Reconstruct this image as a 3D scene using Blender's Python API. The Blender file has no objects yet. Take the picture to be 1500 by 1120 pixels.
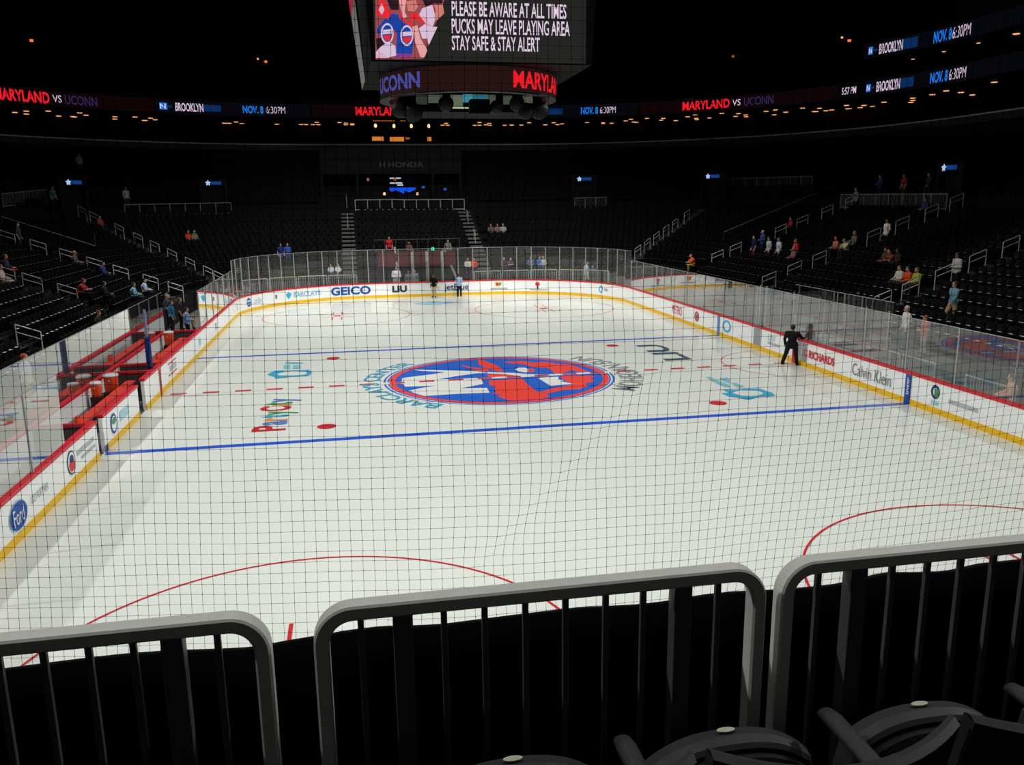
import bpy, bmesh, math, random
from mathutils import Vector, Matrix
random.seed(7)
PI = math.pi
FT = 0.3048
scn = bpy.context.scene
COL = scn.collection

# ------------------------------------------------------------------ camera
CAM = Vector((-5.65232, -32.73117, 7.04286))
YAW, PITCH, ROLL, FPX = 0.186409276, -0.214889422, -0.0121812, 1225.636
_f = Vector((math.sin(YAW)*math.cos(PITCH), math.cos(YAW)*math.cos(PITCH), math.sin(PITCH)))
_r = _f.cross(Vector((0, 0, 1))).normalized()
_u = _r.cross(_f)
RT = math.cos(ROLL)*_r + math.sin(ROLL)*_u
UP = -math.sin(ROLL)*_r + math.cos(ROLL)*_u
cd = bpy.data.cameras.new('camera')
cam = bpy.data.objects.new('camera', cd)
COL.objects.link(cam)
M3 = Matrix((RT, UP, -_f)).transposed()
cam.matrix_world = Matrix.Translation(CAM) @ M3.to_4x4()
cd.sensor_fit = 'HORIZONTAL'
cd.sensor_width = 36.0
cd.lens = FPX/1500*36.0
cd.clip_start = 0.05
cd.clip_end = 500
scn.camera = cam
scn.view_settings.view_transform = 'Standard'
scn.view_settings.look = 'None'
scn.view_settings.exposure = 0
scn.view_settings.gamma = 1
try:
    scn.cycles.transparent_max_bounces = 24
    scn.cycles.max_bounces = 8
    scn.cycles.sample_clamp_indirect = 4
    scn.cycles.caustics_reflective = False
except Exception:
    pass

# survey helpers: where a line of sight measured in the photograph meets a real surface of the arena
def ray(a, b): return _f + RT*((a-750)/FPX) - UP*((b-560)/FPX)
def at(a, b, ax, v):
    d = ray(a, b)
    return CAM + d*((v-CAM[ax])/d[ax])

# ------------------------------------------------------------------ materials
def lin(c):
    out = []
    for v in c[:3]:
        v /= 255.0
        out.append(v/12.92 if v <= 0.04045 else ((v+0.055)/1.055)**2.4)
    return (*out, 1.0)
_M = {}
def mat(name, rgb, rough=0.6, spec=0.3, metal=0.0, emit=None, estr=1.0, var=0.12, scale=6.0, coat=0.0, bump=0.0):
    if name in _M: return _M[name]
    m = bpy.data.materials.new(name); m.use_nodes = True
    nt = m.node_tree; b = nt.nodes['Principled BSDF']
    b.inputs['Roughness'].default_value = rough
    b.inputs['Specular IOR Level'].default_value = spec
    b.inputs['Metallic'].default_value = metal
    c = lin(rgb)
    if var > 0:
        tc = nt.nodes.new('ShaderNodeTexCoord'); nz = nt.nodes.new('ShaderNodeTexNoise')
        nz.inputs['Scale'].default_value = scale; nz.inputs['Detail'].default_value = 3
        nt.links.new(tc.outputs['Object'], nz.inputs['Vector'])
        mx = nt.nodes.new('ShaderNodeMix'); mx.data_type = 'RGBA'
        mx.inputs[6].default_value = tuple(v*(1-var) for v in c[:3])+(1,)
        mx.inputs[7].default_value = tuple(min(1, v*(1+var)) for v in c[:3])+(1,)
        nt.links.new(nz.outputs['Fac'], mx.inputs[0])
        nt.links.new(mx.outputs[2], b.inputs['Base Color'])
        if bump:
            bp = nt.nodes.new('ShaderNodeBump'); bp.inputs['Strength'].default_value = bump
            nt.links.new(nz.outputs['Fac'], bp.inputs['Height']); nt.links.new(bp.outputs['Normal'], b.inputs['Normal'])
    else:
        b.inputs['Base Color'].default_value = c
    if coat:
        b.inputs['Coat Weight'].default_value = coat; b.inputs['Coat Roughness'].default_value = 0.08
    if emit:
        b.inputs['Emission Color'].default_value = lin(emit); b.inputs['Emission Strength'].default_value = estr
    _M[name] = m
    return m
def glow(name, rgb, s=1.0):
    return mat(name, (1, 1, 1), 0.6, 0.02, emit=rgb, estr=s, var=0)

def ice_mat(name, rgb, var=0.02):
    """Paint under a skin of resurfaced ice: matt colour below, smooth clear coat above."""
    m = mat(name, rgb, 0.55, 0.2, var=var, scale=0.35)
    nt = m.node_tree; b = nt.nodes['Principled BSDF']
    b.inputs['Coat Weight'].default_value = 0.85
    b.inputs['Coat IOR'].default_value = 1.31
    tc = nt.nodes.new('ShaderNodeTexCoord'); nz = nt.nodes.new('ShaderNodeTexNoise')
    nz.inputs['Scale'].default_value = 1.2; nz.inputs['Detail'].default_value = 5
    mr = nt.nodes.new('ShaderNodeMapRange')
    mr.inputs[3].default_value = 0.10; mr.inputs[4].default_value = 0.22
    nt.links.new(tc.outputs['Object'], nz.inputs['Vector'])
    nt.links.new(nz.outputs['Fac'], mr.inputs[0]); nt.links.new(mr.outputs[0], b.inputs['Coat Roughness'])
    return m
def glass_mat(name, haze, refl=1.0, tint=(0.96, 0.98, 0.97)):
    m = bpy.data.materials.new(name); m.use_nodes = True
    nt = m.node_tree; nt.nodes.clear()
    out = nt.nodes.new('ShaderNodeOutputMaterial')
    tr = nt.nodes.new('ShaderNodeBsdfTransparent'); tr.inputs[0].default_value = (*tint, 1)
    gl = nt.nodes.new('ShaderNodeBsdfGlossy'); gl.inputs['Roughness'].default_value = 0.02
    df = nt.nodes.new('ShaderNodeBsdfDiffuse'); df.inputs[0].default_value = (0.75, 0.78, 0.76, 1)
    tl = nt.nodes.new('ShaderNodeBsdfTranslucent'); tl.inputs[0].default_value = (0.75, 0.78, 0.76, 1)
    fr = nt.nodes.new('ShaderNodeFresnel'); fr.inputs[0].default_value = 1.5
    mu = nt.nodes.new('ShaderNodeMath'); mu.operation = 'MULTIPLY'; mu.inputs[1].default_value = 1.7*refl; mu.use_clamp = True
    tc = nt.nodes.new('ShaderNodeTexCoord'); nz = nt.nodes.new('ShaderNodeTexNoise'); nz.inputs['Scale'].default_value = 1.3
    nz.inputs['Detail'].default_value = 4
    mr = nt.nodes.new('ShaderNodeMapRange'); mr.inputs[3].default_value = haze*0.7; mr.inputs[4].default_value = haze*1.3
    ad = nt.nodes.new('ShaderNodeMixShader'); ad.inputs[0].default_value = 0.5
    m1 = nt.nodes.new('ShaderNodeMixShader'); m2 = nt.nodes.new('ShaderNodeMixShader')
    L = nt.links.new
    L(tc.outputs['Object'], nz.inputs['Vector']); L(nz.outputs['Fac'], mr.inputs[0])
    L(df.outputs[0], ad.inputs[1]); L(tl.outputs[0], ad.inputs[2])
    L(mr.outputs[0], m1.inputs[0]); L(tr.outputs[0], m1.inputs[1]); L(ad.outputs[0], m1.inputs[2])
    L(fr.outputs[0], mu.inputs[0]); L(mu.outputs[0], m2.inputs[0]); L(m1.outputs[0], m2.inputs[1]); L(gl.outputs[0], m2.inputs[2])
    L(m2.outputs[0], out.inputs[0])
    return m

# ------------------------------------------------------------------ mesh builder
class MB:
    def __init__(s): s.v = []; s.f = []
    def add(s, vs, fs):
        o = len(s.v); s.v += [tuple(p) for p in vs]; s.f += [tuple(i+o for i in f) for f in fs]; return s
    def box(s, x0, x1, y0, y1, z0, z1):
        vs = [(x, y, z) for z in (z0, z1) for y in (y0, y1) for x in (x0, x1)]
        return s.add(vs, [(0, 2, 3, 1), (4, 5, 7, 6), (0, 1, 5, 4), (2, 6, 7, 3), (0, 4, 6, 2), (1, 3, 7, 5)])
    def bevbox(s, x0, x1, y0, y1, z0, z1, b=0.01):
        bm = bmesh.new(); bmesh.ops.create_cube(bm, size=1)
        for v in bm.verts:
            v.co = ((x0+x1)/2+v.co.x*(x1-x0), (y0+y1)/2+v.co.y*(y1-y0), (z0+z1)/2+v.co.z*(z1-z0))
        bmesh.ops.bevel(bm, geom=bm.edges[:], offset=b, segments=2, affect='EDGES', profile=0.5)
        return s.bm(bm)
    def bm(s, bm):
        bm.verts.index_update()
        s.add([v.co[:] for v in bm.verts], [[v.index for v in f.verts] for f in bm.faces]); bm.free(); return s
    def tube(s, pts, r, n=6, cap=True, r1=None, sq=None):
        pts = [Vector(p) for p in pts]; o = len(s.v); N = len(pts)
        prev = None
        for i, p in enumerate(pts):
            t = (pts[min(i+1, N-1)]-pts[max(i-1, 0)]).normalized()
            ref = Vector((0, 0, 1)) if abs(t.z) < 0.95 else Vector((0, 1, 0))
            if prev is not None and prev.cross(t).length > 0.05: a = t.cross(prev.cross(t)).normalized() if False else None
            a = t.cross(ref).normalized(); b = t.cross(a).normalized()
            rr = r if r1 is None else r+(r1-r)*i/max(1, N-1)
            for k in range(n):
                an = 2*PI*k/n
                s.v.append(tuple(p+a*(math.cos(an)*rr)+b*(math.sin(an)*rr)))
        for i in range(N-1):
            for k in range(n):
                s.f.append((o+i*n+k, o+i*n+(k+1) % n, o+(i+1)*n+(k+1) % n, o+(i+1)*n+k))
        if cap:
            s.f.append(tuple(o+k for k in range(n))[::-1]); s.f.append(tuple(o+(N-1)*n+k for k in range(n)))
        return s
    def lathe(s, prof, n=16, c=(0, 0, 0)):
        o = len(s.v)
        for r, z in prof:
            for k in range(n):
                a = 2*PI*k/n; s.v.append((c[0]+r*math.cos(a), c[1]+r*math.sin(a), c[2]+z))
        for i in range(len(prof)-1):
            for k in range(n):
                s.f.append((o+i*n+k, o+i*n+(k+1) % n, o+(i+1)*n+(k+1) % n, o+(i+1)*n+k))
        if prof[0][0] > 1e-6: s.f.append(tuple(o+k for k in range(n))[::-1])
        if prof[-1][0] > 1e-6: s.f.append(tuple(o+(len(prof)-1)*n+k for k in range(n)))
        return s
    def grid(s, rows):
        o = len(s.v); n = len(rows[0])
        for r in rows: s.v += [tuple(p) for p in r]
        for i in range(len(rows)-1):
            for k in range(n-1):
                s.f.append((o+i*n+k, o+i*n+k+1, o+(i+1)*n+k+1, o+(i+1)*n+k))
        return s
    def poly(s, pts): return s.add(pts, [tuple(range(len(pts)))])
    def xf(s, m):
        s.v = [tuple(m @ Vector(p)) for p in s.v]; return s
    def mesh(s, name, smooth=False):
        me = bpy.data.meshes.new(name); me.from_pydata(s.v, [], s.f); me.validate(); me.update()
        if smooth: me.polygons.foreach_set('use_smooth', [True]*len(me.polygons))
        return me
    def build(s, name, m, parent=None, smooth=False, loc=None):
        me = s.mesh(name, smooth)
        if m is not None: me.materials.append(m)
        return link(name, me, parent, loc)
def link(name, me, parent=None, loc=None, rz=None):
    o = bpy.data.objects.new(name, me); COL.objects.link(o)
    if parent is not None: o.parent = parent
    if loc is not None: o.location = loc
    if rz is not None: o.rotation_euler = (0, 0, rz)
    return o
def tag(o, label=None, cat=None, group=None, kind=None):
    if label: o['label'] = label
    if cat: o['category'] = cat
    if group: o['group'] = group
    if kind: o['kind'] = kind
    return o
def empty(name, loc=(0, 0, 0), rz=0):
    o = bpy.data.objects.new(name, None); COL.objects.link(o)
    o.location = loc; o.rotation_euler = (0, 0, rz); o.empty_display_size = 0.2
    return o
def struct(o): o['kind'] = 'structure'; return o
def dup(root, loc=None, rz=None, label=None, group=None):
    c = root.copy(); COL.objects.link(c)
    if loc is not None: c.location = loc
    if rz is not None: c.rotation_euler = (0, 0, rz)
    if label: c['label'] = label
    if group: c['group'] = group
    for ch in list(root.children):
        d = ch.copy(); COL.objects.link(d); d.parent = c
        for g in ch.children:
            e = g.copy(); COL.objects.link(e); e.parent = d
    return c
def baked(name, me, fix=None):
    """modifier stack of a temporary object -> plain mesh"""
    o = bpy.data.objects.new('temporary', me); COL.objects.link(o)
    fix(o)
    dg = bpy.context.evaluated_depsgraph_get()
    n = bpy.data.meshes.new_from_object(o.evaluated_get(dg))
    bpy.data.objects.remove(o); n.name = name
    return n

# ------------------------------------------------------------------ lettering (flat letter shapes)
_T = {}
def text_shape(s, bold=0.0):
    k = (s, bold)
    if k not in _T:
        cu = bpy.data.curves.new('lettering', 'FONT'); cu.body = s; cu.size = 1; cu.offset = bold; cu.resolution_u = 3
        cu.fill_mode = 'BOTH'
        o = bpy.data.objects.new('temporary', cu); COL.objects.link(o)
        dg = bpy.context.evaluated_depsgraph_get()
        me = bpy.data.meshes.new_from_object(o.evaluated_get(dg))
        vs = [v.co[:2] for v in me.vertices]; fs = [tuple(p.vertices) for p in me.polygons]
        bpy.data.objects.remove(o); bpy.data.meshes.remove(me)
        x0 = min(v[0] for v in vs); x1 = max(v[0] for v in vs); y0 = min(v[1] for v in vs); y1 = max(v[1] for v in vs)
        _T[k] = ([((a-x0)/(x1-x0), (b-y0)/(y1-y0)) for a, b in vs], fs, (x1-x0)/(y1-y0))
    return _T[k]
def text_mb(s, w, h, fn, bold=0.0):
    """fn maps (x in 0..w, y in 0..h) to a point"""
    vs, fs, asp = text_shape(s, bold)
    if w is None: w = asp*h
    return MB().add([fn(a*w, b*h) for a, b in vs], fs)

# ------------------------------------------------------------------ horseshoe plans (rink and seating bowl)
class Ring:
    def __init__(s, hx, yf, R, ymin):
        s.hx, s.yf, s.R, s.ymin = hx, yf, R, ymin; s.c = hx-R; s.yc = yf-R
    def pos(s, U, d=0.0):
        k = min(4, max(0, int(math.floor(U)))); t = U-k
        if k == 0: return (-s.hx-d, s.ymin+(s.yc-s.ymin)*t)
        if k == 1: a = PI-t*PI/2; return (-s.c+(s.R+d)*math.cos(a), s.yc+(s.R+d)*math.sin(a))
        if k == 2: return (-s.c+2*s.c*t, s.yf+d)
        if k == 3: a = PI/2-t*PI/2; return (s.c+(s.R+d)*math.cos(a), s.yc+(s.R+d)*math.sin(a))
        return (s.hx+d, s.yc-(s.yc-s.ymin)*t)
    def out(s, U):
        a = Vector(s.pos(U, 0)); b = Vector(s.pos(U, 1)); return (b-a)
    def lens(s, d):
        L = s.yc-s.ymin; A = (s.R+d)*PI/2
        return [L, A, 2*s.c, A, L]
    def s_of(s, U, d):
        k = min(4, max(0, int(math.floor(U)))); l = s.lens(d); return sum(l[:k])+l[k]*(U-k)
    def U_of(s, q, d):
        for k, l in enumerate(s.lens(d)):
            if q <= l or k == 4: return k+q/l
            q -= l
    def inv(s, x, y):
        if y <= s.yc:
            if x < 0: return (y-s.ymin)/(s.yc-s.ymin), -x-s.hx
            return 4+(s.yc-y)/(s.yc-s.ymin), x-s.hx
        if abs(x) <= s.c: return 2+(x+s.c)/(2*s.c), y-s.yf
        cx = s.c if x > 0 else -s.c
        a = math.atan2(y-s.yc, x-cx); r = math.hypot(x-cx, y-s.yc)
        return (1+(PI-a)/(PI/2) if x < 0 else 3+(PI/2-a)/(PI/2)), r-s.R
    def samples(s, U0, U1, arc=14, straight=6):
        us = [U0]
        for k in range(5):
            n = arc if k in (1, 3) else straight
            for i in range(n+1):
                u = k+i/n
                if U0 < u < U1 and u-us[-1] > 1e-4: us.append(u)
        us.append(U1); return us
    def sweep(s, us, prof, close=True):
        mb = MB(); rows = []
        for u in us:
            row = []
            for d, z in prof:
                x, y = s.pos(u, d); row.append((x, y, z))
            if close: row.append(row[0])
            rows.append(row)
        mb.grid(rows)
        if close:
            n = len(prof); o = 0
            mb.f.append(tuple(range(n))); L = (len(us)-1)*(n+1); mb.f.append(tuple(L+i for i in range(n))[::-1])
        return mb
RINK = Ring(12.954, 30.48, 8.534, -22.0)
BOWL = Ring(16.2, 34.0, 8.0, -24.0)
ROW, RISE, Z0, NLOW = 0.85, 0.31, 1.2, 16
def zsm(d):
    """rake of the seating, smooth"""
    if d < 0: return 0.0
    if d <= 13.6: return Z0+RISE/ROW*d
    if d <= 15.5: return 6.2
    return 6.7+0.5*(d-15.5)
def hit(a, b, h=0.0, ring=BOWL):
    """first point of a line of sight lying h above floor or seating"""
    d = ray(a, b); t = 8.0
    while t < 160:
        p = CAM+d*t; U, dd = ring.inv(p.x, p.y)
        if dd > -2.8 or p.z < h:
            if p.z <= zsm(dd)+h: return p, U, dd
        t += 0.04
    return p, U, dd
def wall_hit(a, b, D, ring=BOWL):
    d = ray(a, b); t = 4.0
    while t < 200:
        p = CAM+d*t; U, dd = ring.inv(p.x, p.y)
        if dd >= D: return U, p.z
        t += 0.02
    return None
def ring_text(s, a0, a1, b, h, D, ring, bold=0.0, lift=0.03, z=None):
    """letters following the curved face of a ring, between two sight lines"""
    U0, z0 = wall_hit(a0, b, D, ring); U1, z1 = wall_hit(a1, b, D, ring)
    q0 = ring.s_of(U0, D); q1 = ring.s_of(U1, D)
    zc = (z0+z1)/2 if z is None else z
    def fn(x, y):
        X, Y = ring.pos(ring.U_of(q0+x, D), D-lift); return (X, Y, zc-h/2+y)
    return text_mb(s, q1-q0, h, fn, bold)

# ================================================================== SETTING
ICE = ice_mat('ice', (226, 231, 222))
RED = ice_mat('ice paint red', (205, 38, 48)); BLUE = ice_mat('ice paint blue', (32, 88, 205))
LOGO_BLUE = ice_mat('ice paint royal blue', (38, 100, 205)); LOGO_ORANGE = ice_mat('ice paint orange red', (246, 74, 62))
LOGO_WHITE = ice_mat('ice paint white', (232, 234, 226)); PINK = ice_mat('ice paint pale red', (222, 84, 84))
CYAN = ice_mat('ice paint cyan', (52, 168, 205)); CYAN_PALE = ice_mat('ice paint pale cyan', (130, 196, 210))
SLATE = ice_mat('ice paint slate', (62, 86, 108)); GREY = ice_mat('ice paint grey', (118, 128, 130))
CREASE = ice_mat('ice paint crease blue', (120, 200, 228)); NAVYP = ice_mat('ice paint steel blue', (88, 128, 195))
GREENP = ice_mat('ice paint green', (58, 160, 88)); ORANGEP = ice_mat('ice paint amber', (240, 150, 60))

def rink_outline(d=0.0):
    pts = [RINK.pos(u, d) for u in RINK.samples(0, 5, 20, 2)]
    return pts+[(12.954+d, -30.1), (-12.954-d, -30.1)]
mb = MB(); mb.poly([(x, y, 0) for x, y in rink_outline(0.05)])
floor = struct(mb.build('floor', ICE))
floor['label'] = 'white ice sheet of the hockey rink with painted lines'
ZL = [0.004]
def paint(name, mb, m, label=None):
    ZL[0] += 0.0002
    mb.v = [(x, y, ZL[0]) for x, y, _ in mb.v]
    o = mb.build(name, m, floor)
    if label: o['label'] = label
    return o
def strip(mb, x0, x1, y0, y1): mb.add([(x0, y0, 0), (x1, y0, 0), (x1, y1, 0), (x0, y1, 0)], [(0, 1, 2, 3)]); return mb
def ring_flat(cx, cy, r0, r1, n=96, a0=0, a1=2*PI):
    rows = [[(cx+r*math.cos(a0+(a1-a0)*i/n), cy+r*math.sin(a0+(a1-a0)*i/n), 0) for i in range(n+1)] for r in (r1, r0)]
    return MB().grid(rows)
def disc(cx, cy, r, n=48): return MB().poly([(cx+r*math.cos(2*PI*i/n), cy+r*math.sin(2*PI*i/n), 0) for i in range(n)])
W = 12.93
for y in (-25.2, 25.2):
    paint('blue_line', strip(MB(), -W, W, y*FT-.15, y*FT+.15), BLUE)
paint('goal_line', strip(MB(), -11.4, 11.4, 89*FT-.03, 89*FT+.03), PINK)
# crest at centre ice, traced where it lies on the ice
def ice_poly(pts): return MB().poly([tuple(at(a, b, 2, 0)) for a, b in pts])
def A_(*p): return [(540+x/7.5, 500+y/7.5) for x, y in p]
def B_(*p): return [(720+x/6.818, 500+y/6.818) for x, y in p]
paint('crest_field', disc(0, 0, 14.0*FT, 128), LOGO_BLUE)
paint('crest_ring', ring_flat(0, 0, 15.0*FT, 15.25*FT, 128), LOGO_BLUE)
paint('crest_ring', ring_flat(0, 0, 14.55*FT, 14.75*FT, 128), LOGO_BLUE)
paint('crest_ring', ring_flat(0, 0, 13.75*FT, 14.5*FT, 128), LOGO_ORANGE, 'wide orange-red ring')
paint('crest_letter', ice_poly(A_((480,308),(1180,326),(1310,345),(1190,350),(985,378),(760,416),(1240,415),(1262,466),(1010,516),(1300,510),(1330,563),(980,575),(610,600),(500,565),(440,540),(560,515),(740,486),(400,497),(385,470),(358,462),(370,402),(700,360),(850,338),(560,322))), LOGO_WHITE, 'white letter with pointed strokes')
for pts in ([(675,535),(679,534.6),(690,538),(716,540),(716,544),(700,543.2)],
            [(700,526.7),(708,527.6),(727,534.5),(736,541),(737,545),(732,544.6),(713,539.5),(701,533.5)],
            [(713,548),(739,548),(752,547.5),(757,550),(739,552.2),(716,552.2)],
            [(716,557.3),(740,555.8),(765.5,554),(771,561.5),(786,573),(800,576),(796,583.6),(771,588),(746,586.5),(728,580.5),(734,578),(721,576.8),(728,573.5),(723,569.5),(728,566),(717,564)],
            [(737,530),(764,528.4),(780,530.8),(802,530),(818,533),(834,533.4),(848,538),(862,544.3),(846,544.8),(838,541.5),(826,546),(814,547.4),(806,541),(802,538.5),(790,538.5),(779,536.8),(765.5,533),(750,532.5)],
            [(819,550.8),(845,549.6),(872,550.4),(865,554),(871,558.4),(856,562),(862,565),(848,570),(825,571),(800,577),(806,581),(790,584),(782,582),(798,576),(791,574),(814,567.6),(840,563.4),(827,557)],
            [(773,541),(778,539.4),(784,541.6),(782,544.6),(775,545)]):
    paint('crest_orange_shape', ice_poly(pts), LOGO_ORANGE)
for pts in ([(787.5,553.5),(818,551.3),(818,556),(826,556.5),(821,558.2),(840,562.3),(806.5,565)],
            [(754,541),(760,538.2),(768,537.8),(773,540),(774,544),(770,545.8),(760,544)],
            [(714,545),(738,545.8),(752,546),(775,548),(806,549.5),(806,551),(770,551.2),(752,549.5),(738,547.8),(714,547)]):
    paint('crest_white_shape', ice_poly(pts), LOGO_WHITE)
paint('crest_ring', ring_flat(0, 0, 13.55*FT, 13.75*FT, 128), LOGO_BLUE)
# dashed centre line over the crest
mb = strip(MB(), -W, W, -.15, .15)
paint('center_line_base', mb, LOGO_WHITE)
mb = MB(); n = 22
for i in range(n):
    c = -W+(i+.5)*2*W/n; strip(mb, c-.30, c+.30, -.13, .13)
paint('center_line_dashes', mb, RED)
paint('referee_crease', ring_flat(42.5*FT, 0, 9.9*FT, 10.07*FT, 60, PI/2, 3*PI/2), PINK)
for sx in (-1, 1):
    for sy in (-1, 1):
        paint('faceoff_dot', disc(sx*22*FT, sy*20*FT, 1.0*FT), RED)
        cx, cy = sx*22*FT, sy*69*FT
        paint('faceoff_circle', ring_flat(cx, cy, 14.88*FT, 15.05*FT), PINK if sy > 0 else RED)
        paint('faceoff_dot', disc(cx, cy, 1.0*FT), RED)
        mb = MB()
        for ax in (-1, 1):
            for ay in (-1, 1):
                strip(mb, *sorted((cx+ax*.24, cx+ax*.31)), *sorted((cy+ay*.58, cy+ay*1.9)))
                strip(mb, *sorted((cx+ax*.24, cx+ax*1.15)), *sorted((cy+ay*.58, cy+ay*.64)))
                strip(mb, *sorted((cx+ax*15*FT, cx+ax*17*FT)), *sorted((cy+ay*.85, cy+ay*.91)))
        paint('hash_marks', mb, RED)
paint('goal_crease', ring_flat(0, 88.9*FT, 0.0, 6*FT, 40, PI+.55, 2*PI-.55), CREASE)
# sponsor lettering on the ice: reads from the left bench, tops to -x
def side_text(s, x_base, y0, ln, h, m, name, bold=0.02, label=None):
    return paint(name, text_mb(s, ln, h, lambda x, y: (x_base-y, y0+x, 0), bold), m, label)
yy = -6.25
for ch, m, w, h in (('P', RED, .66, 1.05), ('a', NAVYP, .50, .8), ('r', ORANGEP, .36, .78), ('t', CYAN, .34, .98), ('y', GREENP, .50, 1.02),
                    ('C', RED, .62, 1.08), ('i', ORANGEP, .16, 1.0), ('t', GREENP, .36, .98), ('y', NAVYP, .54, 1.02)):
    side_text(ch, -7.98+(.28 if ch == 'y' else 0), yy, w, h, m, 'ice_letter', .03); yy += w+.06
side_text('LIU', 9.05, 1.75, 4.1, 1.25, SLATE, 'ice_lettering', .02)
def arc_text(s, r, a0, a1, h, m, inward=False):
    L = abs(a1-a0)*r
    def fn(x, y):
        if inward: a = a0+x/r; rr = r+h-y
        else: a = a0-x/r; rr = r+y
        return (rr*math.cos(a), rr*math.sin(a), 0)
    vs, fs, asp = text_shape(s, .01)
    paint('ice_lettering', text_mb(s, L, h, fn, .01), m)
arc_text('BARCLAYS CENTER', 4.82, math.radians(236), math.radians(130), .68, CYAN)
arc_text('MOHEGAN SUN', 4.84, math.radians(-39), math.radians(40), .95, ice_mat('ice paint soft grey', (142, 150, 150)), True)
# ring shaped swoosh emblems
def C_(*p): return [(1000+x/8.294, 480+y/8.294) for x, y in p]
def D_(*p): return [(360+x/9.336, 520+y/9.336) for x, y in p]
for pts in (C_((482,748),(640,756),(720,745),(925,738),(1000,765),(1085,790),(1125,826),(1060,834),(940,838),(820,872),(750,868),(690,850),(570,838),(475,798),(560,790)),
            D_((290,270),(395,215),(480,212),(560,214),(720,208),(870,205),(905,245),(850,290),(760,292),(570,302),(400,325),(400,300))):
    paint('swoosh_emblem', ice_poly(pts), CYAN)
for pts in (C_((600,790),(700,765),(850,768),(940,775),(985,800),(930,822),(830,832),(720,828),(640,805)),
            D_((430,262),(560,226),(700,222),(820,232),(840,255),(790,272),(690,280),(560,282),(450,280))):
    paint('swoosh_hollow', ice_poly(pts), ICE)
for pts in (C_((280,600),(330,598),(480,660),(560,690),(590,725),(530,720),(440,690)), C_((440,612),(540,606),(580,640),(570,676),(500,650)),
            C_((590,675),(650,672),(700,695),(755,712),(700,728),(640,712)),
            D_((540,95),(780,100),(775,120),(540,118)), D_((520,140),(610,135),(605,195),(515,190)), D_((645,140),(750,135),(755,185),(645,190))):
    paint('swoosh_caption', ice_poly(pts), CYAN_PALE)

# ------------------------------------------------------------------ bowl
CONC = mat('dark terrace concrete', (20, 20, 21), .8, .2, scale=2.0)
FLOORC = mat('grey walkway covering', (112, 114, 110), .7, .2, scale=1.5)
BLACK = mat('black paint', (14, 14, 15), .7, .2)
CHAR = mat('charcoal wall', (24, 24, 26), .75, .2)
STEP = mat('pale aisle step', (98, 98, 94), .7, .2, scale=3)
WHITE_METAL = mat('white painted metal', (205, 205, 198), .4, .4)
GREY_METAL = mat('grey painted metal', (150, 150, 146), .45, .4)
DARK_METAL = mat('dark painted metal', (40, 40, 42), .45, .4)
us_all = BOWL.samples(0, 5, 22, 10)
mb = MB(); mb.grid([[(x, y, -.012) for x, y in (RINK.pos(u, .02) for u in RINK.samples(0, 5, 22, 10))],
                    [(x, y, -.012) for x, y in (BOWL.pos(u, 1.0) for u in us_all)]])
f2 = struct(mb.build('floor_walkway', FLOORC))
prof = [(0, -.02), (0, Z0)]
for k in range(NLOW):
    prof += [(ROW*(k+1), Z0+RISE*k), (ROW*(k+1), Z0+RISE*(k+1))]
prof[-1] = (ROW*NLOW, 6.2)
prof += [(15.5, 6.2), (15.5, 6.7)]
for k in range(10):
    prof += [(15.5+.85*(k+1), 6.7+.42*k), (15.5+.85*(k+1), 6.7+.42*(k+1))]
prof += [(24.1, 10.9), (24.1, 12.3)]
for nm, u0, u1 in (('floor_terrace_left', 0, 1.5), ('floor_terrace_far', 1.5, 3.5), ('floor_terrace_right', 3.5, 5)):
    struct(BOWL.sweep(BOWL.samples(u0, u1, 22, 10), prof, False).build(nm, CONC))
struct(BOWL.sweep(us_all, [(23.9, 12.2), (23.9, 12.72), (24.15, 12.72), (24.15, 12.2)]).build('trim_suite_front', mat('grey balcony edge', (62, 62, 62), .6, .3)))
struct(BOWL.sweep(us_all, [(23.84, 12.72), (23.84, 12.82), (24.0, 12.82), (24.0, 12.72)]).build('trim_suite_rail', mat('pale balcony rail', (232, 232, 226), .5, .3)))
struct(BOWL.sweep(us_all, [(24.15, 12.2), (34, 12.2), (34, 15.62), (25.0, 15.62), (25.0, 17.2)], False).build('wall_suites', CHAR))  # suite shell: floor, back wall, ceiling and fascia rather than a trim
# fascia above the suites and the dark upper bowl
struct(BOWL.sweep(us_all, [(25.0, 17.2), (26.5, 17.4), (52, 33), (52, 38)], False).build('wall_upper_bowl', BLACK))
struct(BOWL.sweep(BOWL.samples(3.95, 5, 80, 6), [(24.9, 18.2), (24.9, 22.5), (32, 26), (32, 18.2)]).build('wall_upper_suites', CHAR))  # walls of the upper suite level rather than a trim
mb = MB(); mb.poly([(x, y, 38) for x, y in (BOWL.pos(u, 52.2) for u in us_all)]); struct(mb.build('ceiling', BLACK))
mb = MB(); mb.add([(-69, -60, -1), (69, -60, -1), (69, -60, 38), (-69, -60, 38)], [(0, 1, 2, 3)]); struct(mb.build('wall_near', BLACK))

struct(MB().box(15.35, 16.2, -6.2, -1.2, -.02, 1.04).build('floor_platform', mat('grey platform', (84, 84, 82), .7, .2)))
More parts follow.
